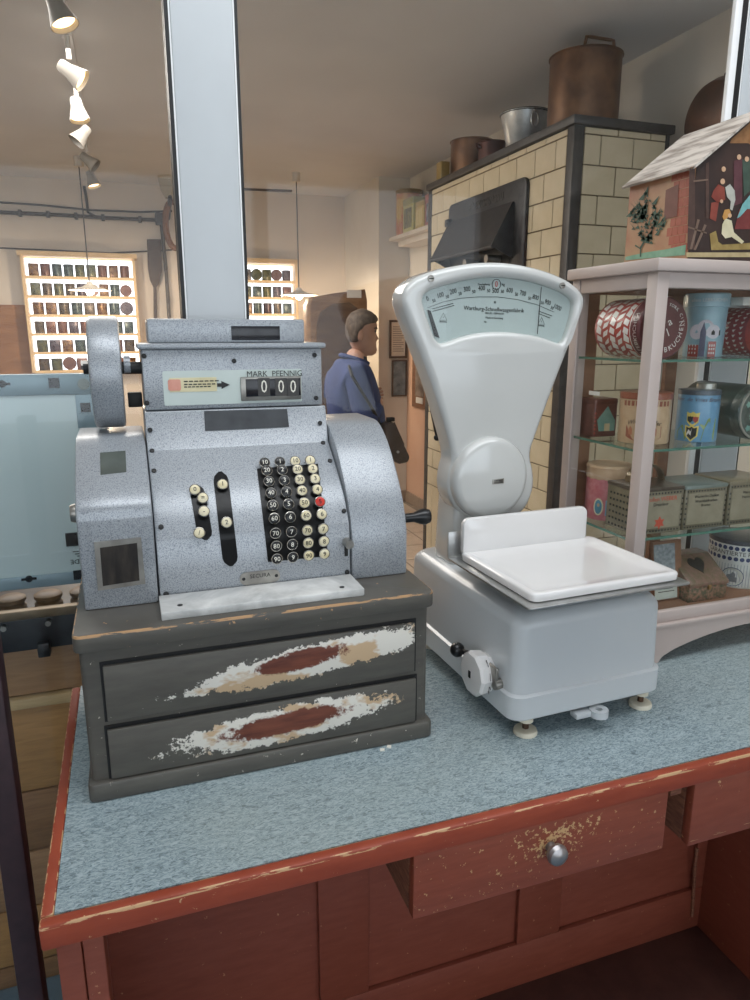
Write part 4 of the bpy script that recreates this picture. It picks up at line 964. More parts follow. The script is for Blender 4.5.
obj('clasp', bx(-.004, .004, -.0505, -.0455, hk*.62, hk*.86, bev=.001), T('brass', '#8a6a3c', '#9b7a4a', metal=.6), hb, local=True)
hL = P(740, 541, y=1.15).z-zfl
yL, rL = 1.195, .062; cL = P(757, 580, y=yL)
root, b_ = can('rusk_tin', 'large round white tin with blue dotted bands', 757, yL, zfl, rL, hL-.006, T('offwhite', '#c5c6c2', '#d0d1cd'))
NAVY = T('navy', '#27345c', '#324068')
obj('lid', la([(rL+.002, hL-.012), (rL+.002, hL-.002), (rL-.004, hL), (0, hL+.001)], n=36), T('dark_lid', '#3c3e46', '#484a52'), root, local=True)
dots = lambda z: [oval(-.09+.0125*k, z, .0048, .0048) for k in range(15)]
bm = bmesh.new()
for pts in dots(hL-.020)+dots(hL-.044): wrap_poly(bm, (0, 0, 0), rL+.0005, pts)
obj('dotted_band', bm, NAVY, b_, local=True, smooth=0)
local_wrap(root, b_, [[(-.05+.0065*k, .004), (-.0485+.0065*k, .004), (-.0485+.0065*k, hL-.056), (-.05+.0065*k, hL-.056)] for k in range(14)], rL+.0004, T('grey_stripe', '#8f979c', '#9aa2a7'))
local_wrap(root, b_, [oval(-.006, .026, .024, .022)], rL+.0008, NAVY); local_wrap(root, b_, [oval(-.006, .026, .0225, .0205)], rL+.0011, T('medallion', '#b4b5ac', '#bfc0b7'))
local_wrap(root, b_, [[(-.018, .014), (.004, .014), (.004, .026), (0, .026), (0, .034), (-.006, .038), (-.01, .032), (-.018, .030)]], rL+.0014, T('grey_print', '#6c7276', '#787e82'))
bm = text_bm('GARANTIERTE RUNDE', .0135)
for v in bm.verts: t = v.co.x/rL-.05; v.co = Vector((math.sin(t)*(rL+.001), -math.cos(t)*(rL+.001), hL-.032+v.co.y))
obj('lettering', bm, INKB, b_, local=True, smooth=0)

# ================================================================ painted tin house on the cabinet
yh = 1.085; hx0 = P(688, 257, y=yh).x; zb = cz1+.0005
zw = P(690, 164, y=yh).z; hyb = P(626, 240, x=hx0).y; slope = (P(750, 119, y=yh).z-zw)/(P(750, 119, y=yh).x-hx0)
hx1 = hx0+.25; xm = (hx0+hx1)/2; zr = zw+slope*(xm-hx0)
hs = thing('tin_house', 'old tin house with painted brick side and dark nativity scene front', 'tin house', (xm, (yh+hyb)/2, zb))
BRP = mat('painted_brick_side', '#a06a50', '#b0926e', 14, .45, lo=.3, hi=.7); NIGHT = mat('dark_scene_paint', '#2a1d1a', '#3d2a24', 12, .45)
WEATH = mat('weathered_roof_print', '#857a70', '#c6bdb3', 55, .5, sc=(1, .2, 1), detail=7, lo=.38, hi=.55)
gable = [(hx0, zb), (hx1, zb), (hx1, zw), (xm, zr), (hx0, zw)]
bod = obj('body', pr(gable, 'y', yh, hyb), NIGHT, hs)
ov = .012; th_ = .004
roof_l = [(hx0-ov, zw-slope*ov), (xm, zr), (xm, zr+th_), (hx0-ov-.002, zw-slope*ov+th_)]
obj('roof_slope', pr(roof_l, 'y', yh-.008, hyb+.008), WEATH, hs)
obj('roof_slope', pr([(hx1+ov, zw-slope*ov), (xm, zr), (xm, zr+th_), (hx1+ov+.002, zw-slope*ov+th_)], 'y', yh-.008, hyb+.008), WEATH, hs)
sw = obj('painted_side', bx(hx0-.001, hx0-.0002, yh+.001, hyb-.001, zb, zw-.002), BRP, bod)
def side_poly(bm, pts, x=hx0-.0016):
    """drawn on the side that faces -X; pts in pixels"""
    bm.faces.new([bm.verts.new((x, P(u, v, x=hx0).y, P(u, v, x=hx0).z)) for u, v in pts]); return bm
zz = lambda x, y: (620+x/5.77, 100+y/5.77)
bm = bmesh.new()
H_ = zw-zb
for r_ in range(9):
    for k in range(9):
        y0_ = yh+.002+k*.0145-(.007 if r_ % 2 else 0); z0_ = zb+.014+r_*(H_-.016)/9
        if y0_+.0135 > yh+.012+r_*.002+.045*(1 if r_ < 4 else .75) or y0_ < yh: continue
        box(bm, hx0-.0015, hx0-.0010, y0_, y0_+.0135, z0_, z0_+(H_-.016)/9-.0012)
obj('brick_print', bm, mat('brick_red_print', '#98503e', '#a65f4a', 20, .45), sw)['kind'] = 'stuff'
bm = bmesh.new(); side_poly(bm, [zz(*q) for q in ((270, 520), (345, 485), (335, 670), (258, 690))], hx0-.0022); obj('painted_shutter', bm, mat('shutter_brown', '#6a4238', '#774c40', 30, .5), sw, smooth=0)
TREE = mat('tree_print_green', '#2e4a3c', '#3c5a48', 60, .5)
bm = bmesh.new()
side_poly(bm, [zz(*q) for q in ((35, 925), (380, 895), (385, 835), (280, 860), (150, 880), (35, 905))], hx0-.0018)
obj('painted_grass', bm, mat('grass_print', '#6f9a80', '#84ab90', 40, .5), sw, smooth=0)
bm = bmesh.new()
for tr in (((120, 905), (128, 905), (128, 860), (165, 790), (158, 788), (120, 850)), ((120, 860), (124, 856), (95, 835), (90, 842))): side_poly(bm, [zz(*q) for q in tr], hx0-.0024)
for k in range(170):
    bx_, by_ = random.uniform(50, 255), random.uniform(540, 830)
    if abs(bx_-160)/115+abs(by_-690)/165 > 1.05: continue
    L = random.uniform(22, 42); a_ = random.uniform(-1.2, 1.2)
    side_poly(bm, [zz(bx_-L*.3, by_), zz(bx_+L*.15*math.cos(a_), by_-L*.4), zz(bx_+L*math.sin(a_), by_-L*1.3), zz(bx_+L*.4, by_+4)], hx0-.0026)
obj('painted_tree', bm, TREE, sw, smooth=0)['kind'] = 'stuff'
# scene on the gable front (drawn flat on the sheet metal)
fz = lambda x, y: (680+x/6.457, 110+y/6.457)
def front_poly(name, polys, material, lift):
    bm = bmesh.new()
    for pts in polys: bm.faces.new([bm.verts.new((P(*fz(*q), y=yh).x, yh-lift, P(*fz(*q), y=yh).z)) for q in pts])
    return obj(name, bm, material, bod, smooth=0)
pm = lambda n_, a_, b__: mat('scene_'+n_, a_, b__, 60, .5)
front_poly('painted_planks', [[(400, 215), (440, 215), (452, 225), (700, 225), (700, -90), (452, 80), (330, 190), (320, 215)]], pm('plank', '#7a5230', '#936840'), .0006)
front_poly('painted_post', [[(60, 380), (95, 350), (95, 900), (45, 900)], [(165, 345), (185, 335), (185, 700), (165, 700)]], pm('post', '#46312a', '#533c33'), .0006)
front_poly('painted_beam', [[(85, 455), (180, 445), (180, 455), (85, 466)]], pm('beam', '#6d5648', '#7a6354'), .0008)
front_poly('painted_figures', [[(215, 520), (245, 480), (285, 500), (290, 580), (240, 600), (200, 560)], [(200, 600), (250, 590), (230, 720), (190, 700)]], pm('red_cloth', '#7a3328', '#8a4234'), .0008)
front_poly('painted_robes', [[(345, 330), (400, 310), (400, 600), (345, 620)]], pm('plum_cloth', '#4f2a30', '#5c353a'), .0007)
front_poly('painted_cloak', [[(400, 320), (452, 320), (452, 520), (410, 560)]], pm('dark_green_cloth', '#34453a', '#3f5145'), .0008)
front_poly('painted_veil', [[(365, 700), (400, 610), (452, 545), (520, 560), (520, 640), (430, 640), (385, 690)]], pm('turquoise', '#6aa3a3', '#7db3b2'), .0010)
front_poly('painted_skirt', [[(380, 640), (520, 640), (520, 770), (350, 770)]], pm('deep_red', '#6b2a28', '#783431'), .0009)
front_poly('painted_lamb', [[(290, 500), (320, 478), (350, 520), (355, 580), (335, 650), (320, 640), (325, 590), (300, 560)]], pm('wool', '#a8a79c', '#b8b7ac'), .0010)
front_poly('painted_child', [[(270, 740), (290, 700), (330, 715), (345, 790), (410, 850), (395, 865), (330, 820), (290, 830), (265, 800)]], pm('linen', '#c9bf9c', '#d6ccac'), .0012)
front_poly('painted_hair', [[(270, 690), (285, 645), (315, 640), (325, 665), (300, 700), (280, 712)]], pm('hair', '#b5803e', '#c28f4c'), .0013)
head_ = lambda x, y, r_: [(x+r_*math.cos(t), y+r_*1.25*math.sin(t)) for t in [k*math.pi/6 for k in range(12)]]
front_poly('painted_faces', [head_(272, 462, 15), head_(278, 383, 14), head_(378, 305, 14), head_(428, 318, 14), head_(318, 682, 12), head_(265, 590, 10)], pm('skin', '#c09a78', '#cda888'), .0014)
front_poly('painted_straw', [[(190, 800), (230, 780), (245, 850), (270, 870), (430, 860), (520, 850), (520, 900), (200, 905)]], pm('straw', '#8a7340', '#a08a52'), .0008)
front_poly('painted_fence', [[(60, 900), (75, 900), (125, 710), (110, 705)], [(85, 905), (100, 905), (170, 745), (155, 738)], [(50, 750), (170, 790), (170, 800), (50, 762)]], pm('fence', '#6b5648', '#796355'), .0009)
front_poly('painted_ground', [[(40, 920), (520, 920), (520, 950), (40, 950)]], pm('ground', '#a5946c', '#b3a27a'), .0007)
# ================================================================ tiled oven behind the glass
OX0, OX1, OY0, OY1, OZ = 1.82, 2.29, 2.735, 4.24, 2.40
ov_ = thing('tiled_oven', 'cream-tiled bakery oven with dark iron edges and iron door', 'oven', ((OX0+OX1)/2, (OY0+OY1)/2, 0))
obj('core', bx(OX0+.006, OX1, OY0+.006, OY1, 0, OZ-.035), GROUT, ov_)
obj('top_edge', bx(OX0-.02, OX1+.02, OY0-.02, OY1, OZ-.035, OZ, bev=.004), EDGEIRON, ov_)
obj('corner_strip', bx(OX0-.006, OX0+.045, OY0-.006, OY0+.045, 0, OZ-.035, bev=.004), EDGEIRON, ov_)
obj('end_strip', bx(OX0-.004, OX0+.03, OY1-.05, OY1, 0, OZ-.035, bev=.004), EDGEIRON, ov_)
obj('end_strip', bx(OX1-.01, OX1+.006, OY0-.004, OY0+.03, 0, OZ-.035, bev=.002), EDGEIRON, ov_)
TW_, TH_ = .165, .1175
meshes = {}
def oven_tile(face, a0, a1, z0, z1):
    key_ = (face, round(a1-a0, 3), round(z1-z0, 3)); g = .0025
    if key_ not in meshes:
        w_, h_ = a1-a0, z1-z0
        if face == 'side': bm = bx(-.003, .006, g, w_-g, g, h_-g, bev=.0015, seg=1)
        else: bm = bx(g, w_-g, -.003, .006, g, h_-g, bev=.0015, seg=1)
        o = obj('tile', bm, OVENTILE, ov_, local=True); meshes[key_] = o.data
    else:
        o = bpy.data.objects.new('tile', meshes[key_]); COL.objects.link(o); o.parent = ov_
    p_ = Vector((OX0, a0, z0)) if face == 'side' else Vector((a0, OY0, z0))
    o.location = p_ - Vector(ov_.location)
zrow = OZ-.035-.03; rows_ = [(zrow, OZ-.037)]
while zrow > .62: rows_.append((zrow-TH_, zrow)); zrow -= TH_
rows_.append((.05, zrow))
# iron door plate on the side, from its outline
dq = [P(452, 207, x=OX0), P(531, 174, x=OX0), P(531, 266, x=OX0), P(451, 264, x=OX0)]
dy0, dy1 = dq[1].y, dq[0].y; dz1 = (dq[0].z+dq[1].z)/2; dz0 = dz1-.60
for r_, (z0, z1) in enumerate(rows_):
    for face, s0, s1 in (('side', OY0+.047, OY1-.052), ('front', OX0+.047, OX1-.012)):
        a = s0 - (TW_/2 if r_ % 2 else 0)
        while a < s1-.004:
            lo_, hi_ = max(a, s0), min(a+TW_, s1)
            if hi_-lo_ > .012 and not (face == 'side' and lo_ > dy0 and hi_ < dy1 and z0 > dz0 and z1 < dz1): oven_tile(face, lo_, hi_, z0, z1)
            a += TW_
door = obj('door_plate', pr(rrect(dy0, dy1, dz0, dz1, .04, 5), 'x', OX0-.022, OX0+.001, bev=.006), IRON, ov_)
yc0, yc1 = dy0+.10, dy1-.03; zh = dz1-.10
fl_ = obj('hood_flap', bmesh.new() if False else pr([(0, 0), (.012, 0), (.012, .30), (0, .30)], 'y', yc0, yc1, bev=.003), IRON, door) if False else None
def quad_slab(name, pts, t, material, parent):
    bm = bmesh.new(); pts = [Vector(q) for q in pts]; n_ = (pts[1]-pts[0]).cross(pts[2]-pts[0]).normalized()*t
    A = [bm.verts.new(q) for q in pts]; B = [bm.verts.new(q+n_) for q in pts]; k = len(A)
    bm.faces.new(A[::-1]); bm.faces.new(B)
    for i in range(k): bm.faces.new((A[i], A[(i+1) % k], B[(i+1) % k], B[i]))
    return obj(name, bm, material, parent)
zlow = zh-.20; xo = OX0-.13
hood = quad_slab('hood_flap', [(OX0-.022, yc0, zh), (OX0-.022, yc1, zh), (xo, yc1, zlow), (xo, yc0, zlow)], .010, IRON, door)
quad_slab('hood_cheek', [(OX0-.022, yc0+.004, zh), (xo, yc0+.004, zlow), (OX0-.022, yc0+.004, zlow-.05)], .006, IRON, hood)
quad_slab('hood_cheek', [(OX0-.022, yc1-.004, zh), (OX0-.022, yc1-.004, zlow-.05), (xo, yc1-.004, zlow)], .006, IRON, hood)
obj('hood_bar', cy((xo, yc0-.01, zlow), (xo, yc1+.02, zlow), .012, n=12), IRON, hood)
obj('door_mouth', bx(OX0-.026, OX0-.021, yc0+.02, yc1-.02, zlow-.16, zlow+.06), BLACKM, door)
for yy in (yc0+.12, yc0+.36):
    obj('door_bolt', cy((OX0-.10, yy, zlow-.045), (OX0-.02, yy, zlow-.045), .020, n=14), STEEL, door)
obj('hinge', bx(OX0-.05, OX0-.018, yc1-.02, yc1+.02, zh-.02, zh+.02, bev=.004), IRON, door)
bm = bmesh.new()
t_ = text('maker_lettering', 'BACKOFENBAU', .055, (OX0-.0225, (dy0+dy1)/2-.03, dz1-.055), EDGEIRON, door, base=LEFTF, sx=.95, extrude=.002)
# ---------------------------------------------------------------- pots on the oven
def depth(p): return (p-CAM).dot(FW)
def vessel(name, label, cat, u, vtop, wpx, x, zb_, material, flare=1.0, group='pots on the oven'):
    c = P(u, vtop, x=x); r = wpx/2/FPX*depth(c); h = c.z-zb_
    root = thing(name, label, cat, (x, c.y, zb_), 0, group); rb_ = r*flare
    bd = obj('body', la([(0, 0), (rb_-.012, 0), (rb_, .012), (r, h-.006), (r+.006, h-.003), (r+.006, h), (r-.002, h), (rb_-.004, .016), (0, .014)], n=40), material, root, local=True)
    return root, bd, r, h
root, bd, r, h = vessel('copper_pot', 'large copper stockpot with loop handle on the oven', 'pot', 586, 58, 70, 2.03, OZ, COPPER)
obj('handle', tb([(r*math.cos(a_)*.0+(-.085+.17*k/10), -r*.0-.0, h-.03 + (.075 if 1 <= k <= 9 else .0)) for k, a_ in [(k, 0) for k in range(11)]], .007), COPPER, root, local=True).location = (0, -r*.62, 0)
root, bd, r, h = vessel('zinc_bucket', 'zinc bucket with flared rim on the oven', 'bucket', 526, 115, 50, 1.98, OZ, ZINC, .66)
obj('rim_bead', tb([(math.cos(t)*r, math.sin(t)*r, h) for t in [k*2*math.pi/32 for k in range(32)]], .006, closed=True), EDGEIRON, bd, local=True)
obj('handle_lug', tb([(-.02+.02*math.cos(t), -r*.97, h-.05+.032*math.sin(t)) for t in [k*2*math.pi/16 for k in range(16)]], .0045, closed=True), ZINC, root, local=True)
root, bd, r, h = vessel('copper_pot', 'tall reddish copper pot at the far end of the oven', 'pot', 472, 142, 42, 2.05, OZ, COPPER)
root, bd, r, h = vessel('copper_pan', 'small dark copper pan between pot and zinc bucket', 'pan', 492, 143, 27, 2.05, OZ, COPPERD)
obj('handle', tb([(-r, 0, h-.02), (-r-.03, -.01, h-.015), (-r-.03, -.02, h-.035), (-r, -.02, h-.035)], .005), COPPERD, root, local=True)
c = P(447, 152, x=2.05)
o = obj('yellow_tin', pr(rrect(-.03, .03, -.035, .035, .008, 3), 'z', 0, .12, bev=.004), T('mustard', '#8f7a48', '#9c8656')); o.location = (1.885, 4.185, OZ); tag(o, 'yellow tin at the far end of the oven top', 'tin')
# big round copper basin hung on the wall
c = P(712, 118, x=2.33); cr = .155
bs = thing('copper_basin', 'big dark round copper basin hanging on the pale wall', 'basin', (2.395, c.y, c.z))
pr_b = [(.001, -.10), (cr*.55, -.10), (cr*.85, -.085), (cr*.98, -.05), (cr, -.01), (cr+.006, 0)]
obj('bowl', la(pr_b, axis=(1, 0, 0), n=40), mat('basin_brown', '#4a3830', '#6a4a3a', 6, .45, .4, bump=.1, bscale=20), bs, local=True)
obj('rim', tb([(0, math.cos(t)*cr, math.sin(t)*cr) for t in [k*2*math.pi/40 for k in range(40)]], .008, closed=True), COPPER, bs, local=True)
obj('hanging_hook', cy((-.02, 0, cr+.01), (.004, 0, cr+.01), .006), IRON, bs, local=True)

# ---------------------------------------------------------------- wall shelf with tins beside the oven
SX = 2.16; s0 = P(389, 238, x=SX); zsh = s0.z; sy1 = s0.y
WSH = mat('painted_shelf', '#cfc7bb', '#d8d0c4', 8, .5)
ws = thing('wall_shelf', 'pale painted wall shelf beside the oven', 'shelf', ((SX+XR)/2, sy1-.6, zsh-.03))
obj('shelf_board', bx(SX, XR-.001, sy1-1.4, sy1, zsh-.03, zsh, bev=.003), WSH, ws)
obj('cleat', bx(SX+.06, XR-.001, sy1-1.38, sy1-.06, zsh-.075, zsh-.03, bev=.002), WSH, ws)
root = thing('storage_tin', 'round red and yellow tin on the wall shelf', 'tin', (SX+.115, sy1-.16, zsh))
hT = P(400, 192, x=SX+.06).z-zsh
b_ = obj('body', la([(0, 0), (.105, 0), (.107, .004), (.107, hT-.03), (0, hT-.03)], n=32), T('rust_yellow', '#a8623a', '#b99a52', scale=8, lo=.42, hi=.58), root, local=True)
obj('lid', la([(.107, hT-.032), (.111, hT-.03), (.111, hT-.003), (.108, hT), (0, hT)], n=32), T('olive_brown', '#7c6a45', '#8a7750'), root, local=True)
def shelf_tin(name, label, y0, y1, x0, x1, h, m1, m2, m3):
    root = thing(name, label, 'tin', ((x0+x1)/2, (y0+y1)/2, zsh))
    hw, hd = (x1-x0)/2, (y1-y0)/2
    b = obj('body', pr(rrect(-hw, hw, -hd, hd, .006, 3), 'z', 0, h, bev=.002), m1, root, local=True)
    obj('lid', pr(rrect(-hw-.002, hw+.002, -hd-.002, hd+.002, .007, 3), 'z', h*.82, h+.004, bev=.002), m2, root, local=True)
    obj('picture', bx(-hw-.0015, -hw-.0004, -hd*.75, hd*.75, h*.12, h*.72), m3, b, local=True)
shelf_tin('tea_tin', 'yellow-green tin with dark figure beside the round tin', sy1-.50, sy1-.29, SX+.01, SX+.12, hT*.70, T('lime', '#a8a460', '#b5b06c'), T('lime_dark', '#8d8a4c', '#97945a'), T('olive_fig', '#4a4a30', '#7d7a4a', scale=30))
shelf_tin('tea_tin', 'small gold-yellow tin next to the yellow-green tin', sy1-.68, sy1-.52, SX+.02, SX+.12, hT*.55, T('gold', '#b8a055', '#c4ac62'), T('gold_lid', '#a58e4a', '#b19a56'), T('gold_pic', '#c9b878', '#d2c284'))
shelf_tin('tea_tin', 'red tin with dark blue panels near the oven end', sy1-.95, sy1-.71, SX+.02, SX+.13, hT*.62, T('shelf_red', '#8d3f35', '#99493e'), T('shelf_red_lid', '#a3564a', '#ad6054'), T('panel_blue', '#2f3c4e', '#8a97a5', scale=25))
shelf_tin('tea_tin', 'dark tin with red stripe touching the oven side of the shelf', sy1-1.20, sy1-.98, SX+.02, SX+.13, hT*.62, T('shelf_navy', '#2f3542', '#3a404e'), T('shelf_navy_lid', '#7a3a34', '#86443d'), T('panel_red', '#8f4138', '#9d4d43'))

# ---------------------------------------------------------------- backlit shelves full of tins on the back wall
LIT = emit_mat('lit_opal_panel', '#f4f8ff', 2.6)
SHW = mat('warm_shelf_wood', '#d9b98c', '#e4c79c', 6, .5, sc=(1, 1, 4))
TINK = [mat('backlit_tin_%d' % k, a_, b__, 30, .35, .2, lo=.4, hi=.6) for k, (a_, b__) in enumerate((('#4a4038', '#6a5c4c'), ('#5c3a2c', '#8a6a44'), ('#3a4446', '#5a6664'), ('#6a4640', '#7d5a4c'), ('#463c44', '#5f525a'), ('#4c5040', '#6b6a4c')))]
kindn = ('brown-grey', 'rusty brown', 'blue-grey', 'reddish', 'dull violet', 'olive')
def backlit(label, ul, ur, vtop, nrows, row_h, rows, word):
    yb_ = YB-.01; a, b = P(ul, vtop, y=YB-.16), P(ur, vtop, y=YB-.16)
    x0, x1, zt2 = a.x, b.x, (a.z+b.z)/2; zb2 = zt2-.06-nrows*row_h
    root = thing('lit_shelf_unit', label, 'shelf unit', ((x0+x1)/2, YB-.08, zb2))
    obj('light_panel', bx(x0+.02, x1-.02, YB-.03, YB-.02, zb2+.01, zt2-.05), LIT, root)
    obj('back_board', bx(x0, x1, YB-.02, YB-.002, zb2, zt2), SHW, root)
    for xa, xb in ((x0, x0+.022), (x1-.022, x1)): obj('side_board', bx(xa, xb, YB-.16, YB-.03, zb2, zt2-.04), SHW, root)
    obj('top_board', bx(x0-.02, x1+.02, YB-.17, YB-.002, zt2-.04, zt2, bev=.004), SHW, root)
    for r_ in range(nrows):
        zs = zt2-.06-(r_+1)*row_h
        obj('shelf', bx(x0+.022, x1-.022, YB-.15, YB-.03, zs-.004, zs+.018), SHW, root)
        n_ = rows[r_]
        for k in range(n_):
            xx = x0+.045+(k+.5)*(x1-x0-.09)/n_; zz_ = zs+.0185; w_ = (x1-x0-.09)/n_*.92; h_ = row_h*.64
            kind = random.choice('ccccbbl'); m_i = random.randrange(6); m_ = TINK[m_i]
            lab = {'c': '%s round tin on the %s', 'b': '%s square tin on the %s', 'l': '%s round lid on the %s'}[kind] % (kindn[m_i], word[r_])
            g_ = 'tins on the lit shelves'
            if kind == 'c': bm = la([(0, 0), (w_*.46, 0), (w_*.47, .003), (w_*.47, h_*.82), (w_*.49, h_*.83), (w_*.49, h_*.98), (w_*.45, h_), (0, h_)], n=16)
            elif kind == 'b': bm = pr(rrect(-w_*.46, w_*.46, -.035, .035, .008, 2), 'z', 0, h_, bev=.003)
            else: bm = la([(0, -.016), (w_*.56, -.016), (w_*.60, -.01), (w_*.60, .01), (w_*.55, .016), (0, .016)], (0, 0, w_*.60), (0, 1, 0), 20)
            o = obj('tin_lid_disc' if kind == 'l' else 'display_tin', bm, m_); o.location = (xx, YB-.095, zz_); tag(o, lab, 'tin', g_)
    return root
ordn = ('top', 'second', 'third', 'fourth', 'fifth', 'sixth', 'seventh')
backlit('wide brightly backlit shelf unit full of small tins on the back wall', 19, 134, 252, 6, .158, (9, 9, 8, 9, 8, 8), ['%s board of the wide lit shelf unit' % w_ for w_ in ordn])
backlit('narrow backlit shelf unit beside the white post', 205, 297, 258, 6, .150, (8, 8, 8, 8, 8, 8), ['%s board of the narrow lit shelf unit' % w_ for w_ in ordn])

# ---------------------------------------------------------------- back wall fittings
WIREM = mat('grey_conduit', '#4c4744', '#5a5552', 20, .5, .3); SHADE = mat('white_lamp_shade', '#d8d2c8', '#e2dcd2', 10, .4)
SPOTG = mat('grey_white_spot', '#8d8880', '#969189', 10, .5); BULB = emit_mat('lit_bulb', '#ffe2b8', 14.0); SPOTB = emit_mat('lit_spot', '#ffd9a0', 5.0)
def pendant(label, u, v, y, ztop_u):
    c = P(u, v, y=y); root = thing('pendant_lamp', label, 'pendant lamp', (c.x, y, ZC))
    obj('ceiling_cup', cy((c.x, y, ZC-.07), (c.x, y, ZC), .035, n=16), SHADE, root)
    obj('cord', cy((c.x, y, c.z+.05), (c.x, y, ZC-.06), .005, n=6), WIREM, root)
    sh = obj('shade', la([(.02, .06), (.028, .04), (.06, .022), (.16, .0), (.158, -.004), (.055, .016), (.02, .03)], c, n=28, closed=True), SHADE, root)
    obj('bulb', sp(c+Vector((0, 0, -.005)), .034), BULB, sh)
    l = bpy.data.lights.new('bulb_light', 'POINT'); l.energy = 22; l.color = (1, .80, .58); l.shadow_soft_size = .05
    lo_ = bpy.data.objects.new('bulb_light', l); COL.objects.link(lo_); lo_.location = c+Vector((0, 0, -.06))
pendant('glowing pendant lamp in front of the wide lit shelves', 90, 290, 6.1, 183)
pendant('glowing pendant lamp beside the narrow lit shelves', 299, 295, 6.1, 192)
# conduits
yw = YB-.035
def pipe(name, label, px, r, y=yw):
    pts = [P(u, v, y=y) for u, v in px]; o = obj(name, tb(pts, r, n=8), WIREM, loc=tuple(pts[0])); tag(o, label, 'conduit'); return o
pipe('cable_conduit', 'dark conduit running along the upper back wall and down beside the peel', [(-200, 203), (60, 215), (110, 218), (155, 220), (160, 221), (162, 228), (166, 270), (170, 330)], .016)
cond = bpy.data.objects['cable_conduit']
for u, v in ((20, 213.2), (48, 214.4), (76, 216), (103, 217.6), (140, 219.4), (163.5, 240), (166, 268), (168.3, 300)):
    q = P(u, v, y=yw); obj('pipe_clip', bx(q.x-.014, q.x+.014, yw-.022, YB-.003, q.z-.026, q.z+.026, bev=.003), WIREM, cond)
pipe('cable_conduit', 'thin cable sagging above the conduit', [(-200, 189), (40, 205), (90, 210), (140, 212), (172, 211)], .008, yw+.022)
pipe('cable_conduit', 'thin cable crossing the wall above the wide lit shelves', [(-200, 240), (50, 250), (110, 253), (172, 250)], .006, yw+.024)
pipe('cable_conduit', 'short conduit dropping from the ceiling spot row', [(84, 186), (86, 196), (88, 212), (96, 217)], .012)
pipe('cable_conduit', 'short conduit beside the white post feeding the pendant', [(236, 189), (292, 191)], .010, 6.2)
jb = P(161, 219, y=yw-.035); o = obj('junction_box', pr(rrect(-.05, .05, -.05, .05, .012, 3), 'y', -.03, .03, bev=.004), WIREM); o.location = jb; tag(o, 'dark junction box where the conduits meet', 'junction box')
# baker's peel hanging on the wall
PEEL = mat('dark_peel_wood', '#4b403c', '#5c504a', 12, .6, sc=(1, 1, 4))
pz = [P(u, v, y=yw-.02) for u, v in ((147, 239), (161, 239), (162, 270), (159, 284), (156.5, 287), (158, 345), (154, 345), (153.5, 287), (150, 280), (148, 268))]
o = obj('baker_peel', pr([(q.x, q.z) for q in pz], 'y', yw-.01, yw+.02, bev=.003), PEEL, loc=tuple(pz[0])); tag(o, 'dark wooden baker peel hanging on the back wall', 'peel')
# lamp fitting and ring tool near the post
c = P(169, 178, y=6.6)
wl = thing('wall_lamp', 'yellow-capped glass lamp beside the white post', 'lamp', (c.x, YB, c.z))
obj('cap', cy(c+Vector((0, 0, .09)), c+Vector((0, 0, .15)), .10, n=20), T('lamp_cap', '#b58a4c', '#c2985a'), wl)
obj('glass_jar', la([(0, -.16), (.04, -.16), (.075, -.10), (.09, 0), (.09, .09), (0, .09)], c, n=24), glass_mat('jar_glass', (.86, .85, .78), 1.45, 1.2), wl)
obj('arm', cy(c+Vector((0, 0, -.15)), (c.x+.0, YB-.002, c.z-.26), .018), WIREM, wl)
c = P(174, 225, y=6.75); o = obj('wooden_hoop', tb([(math.cos(t)*.07, 0, math.sin(t)*.19) for t in [k*2*math.pi/36 for k in range(36)]], .026, n=8, closed=True), CABW); o.location = c; tag(o, 'brown wooden hoop hanging beside the white post', 'hoop')
# arched dough trough, pixel outline pulled toward the camera, in front of the pier
TRW = mat('old_trough_wood', '#76583f', '#927356', 5, .65, sc=(1, 1, 6), bump=.3)
yt = 5.62
tro = [P(u, v, y=yt) for u, v in ((311, 470), (311, 305), (314, 297), (335, 293), (366, 289), (368, 300), (368, 470))]
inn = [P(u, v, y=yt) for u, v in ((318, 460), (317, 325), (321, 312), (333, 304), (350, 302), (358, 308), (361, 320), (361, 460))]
tt = thing('dough_trough', 'old arched wooden dough trough standing behind the man', 'trough', (tro[0].x+.3, yt+.1, 0))
tro = [Vector((q.x, q.y, max(q.z, .0) if i not in (0, len(tro)-1) else 0.0)) for i, q in enumerate(tro)]
obj('shell', pr([(q.x, q.z) for q in tro], 'y', yt+.02, yt+.26, bev=.006), TRW, tt)
obj('hollow_shade', pr([(q.x, q.z) for q in inn], 'y', yt+.012, yt+.021, bev=.004), mat('trough_shade_wood', '#503b2d', '#66503d', 6, .7, sc=(1, 1, 5)), tt)  # raised plate; shade of the recess is put into its darker wood colour
c = P(354, 294, y=yt+.02); obj('paper_tag', bx(c.x-.06, c.x+.06, yt+.012, yt+.0195, c.z-.03, c.z+.03), TAPE, tt)
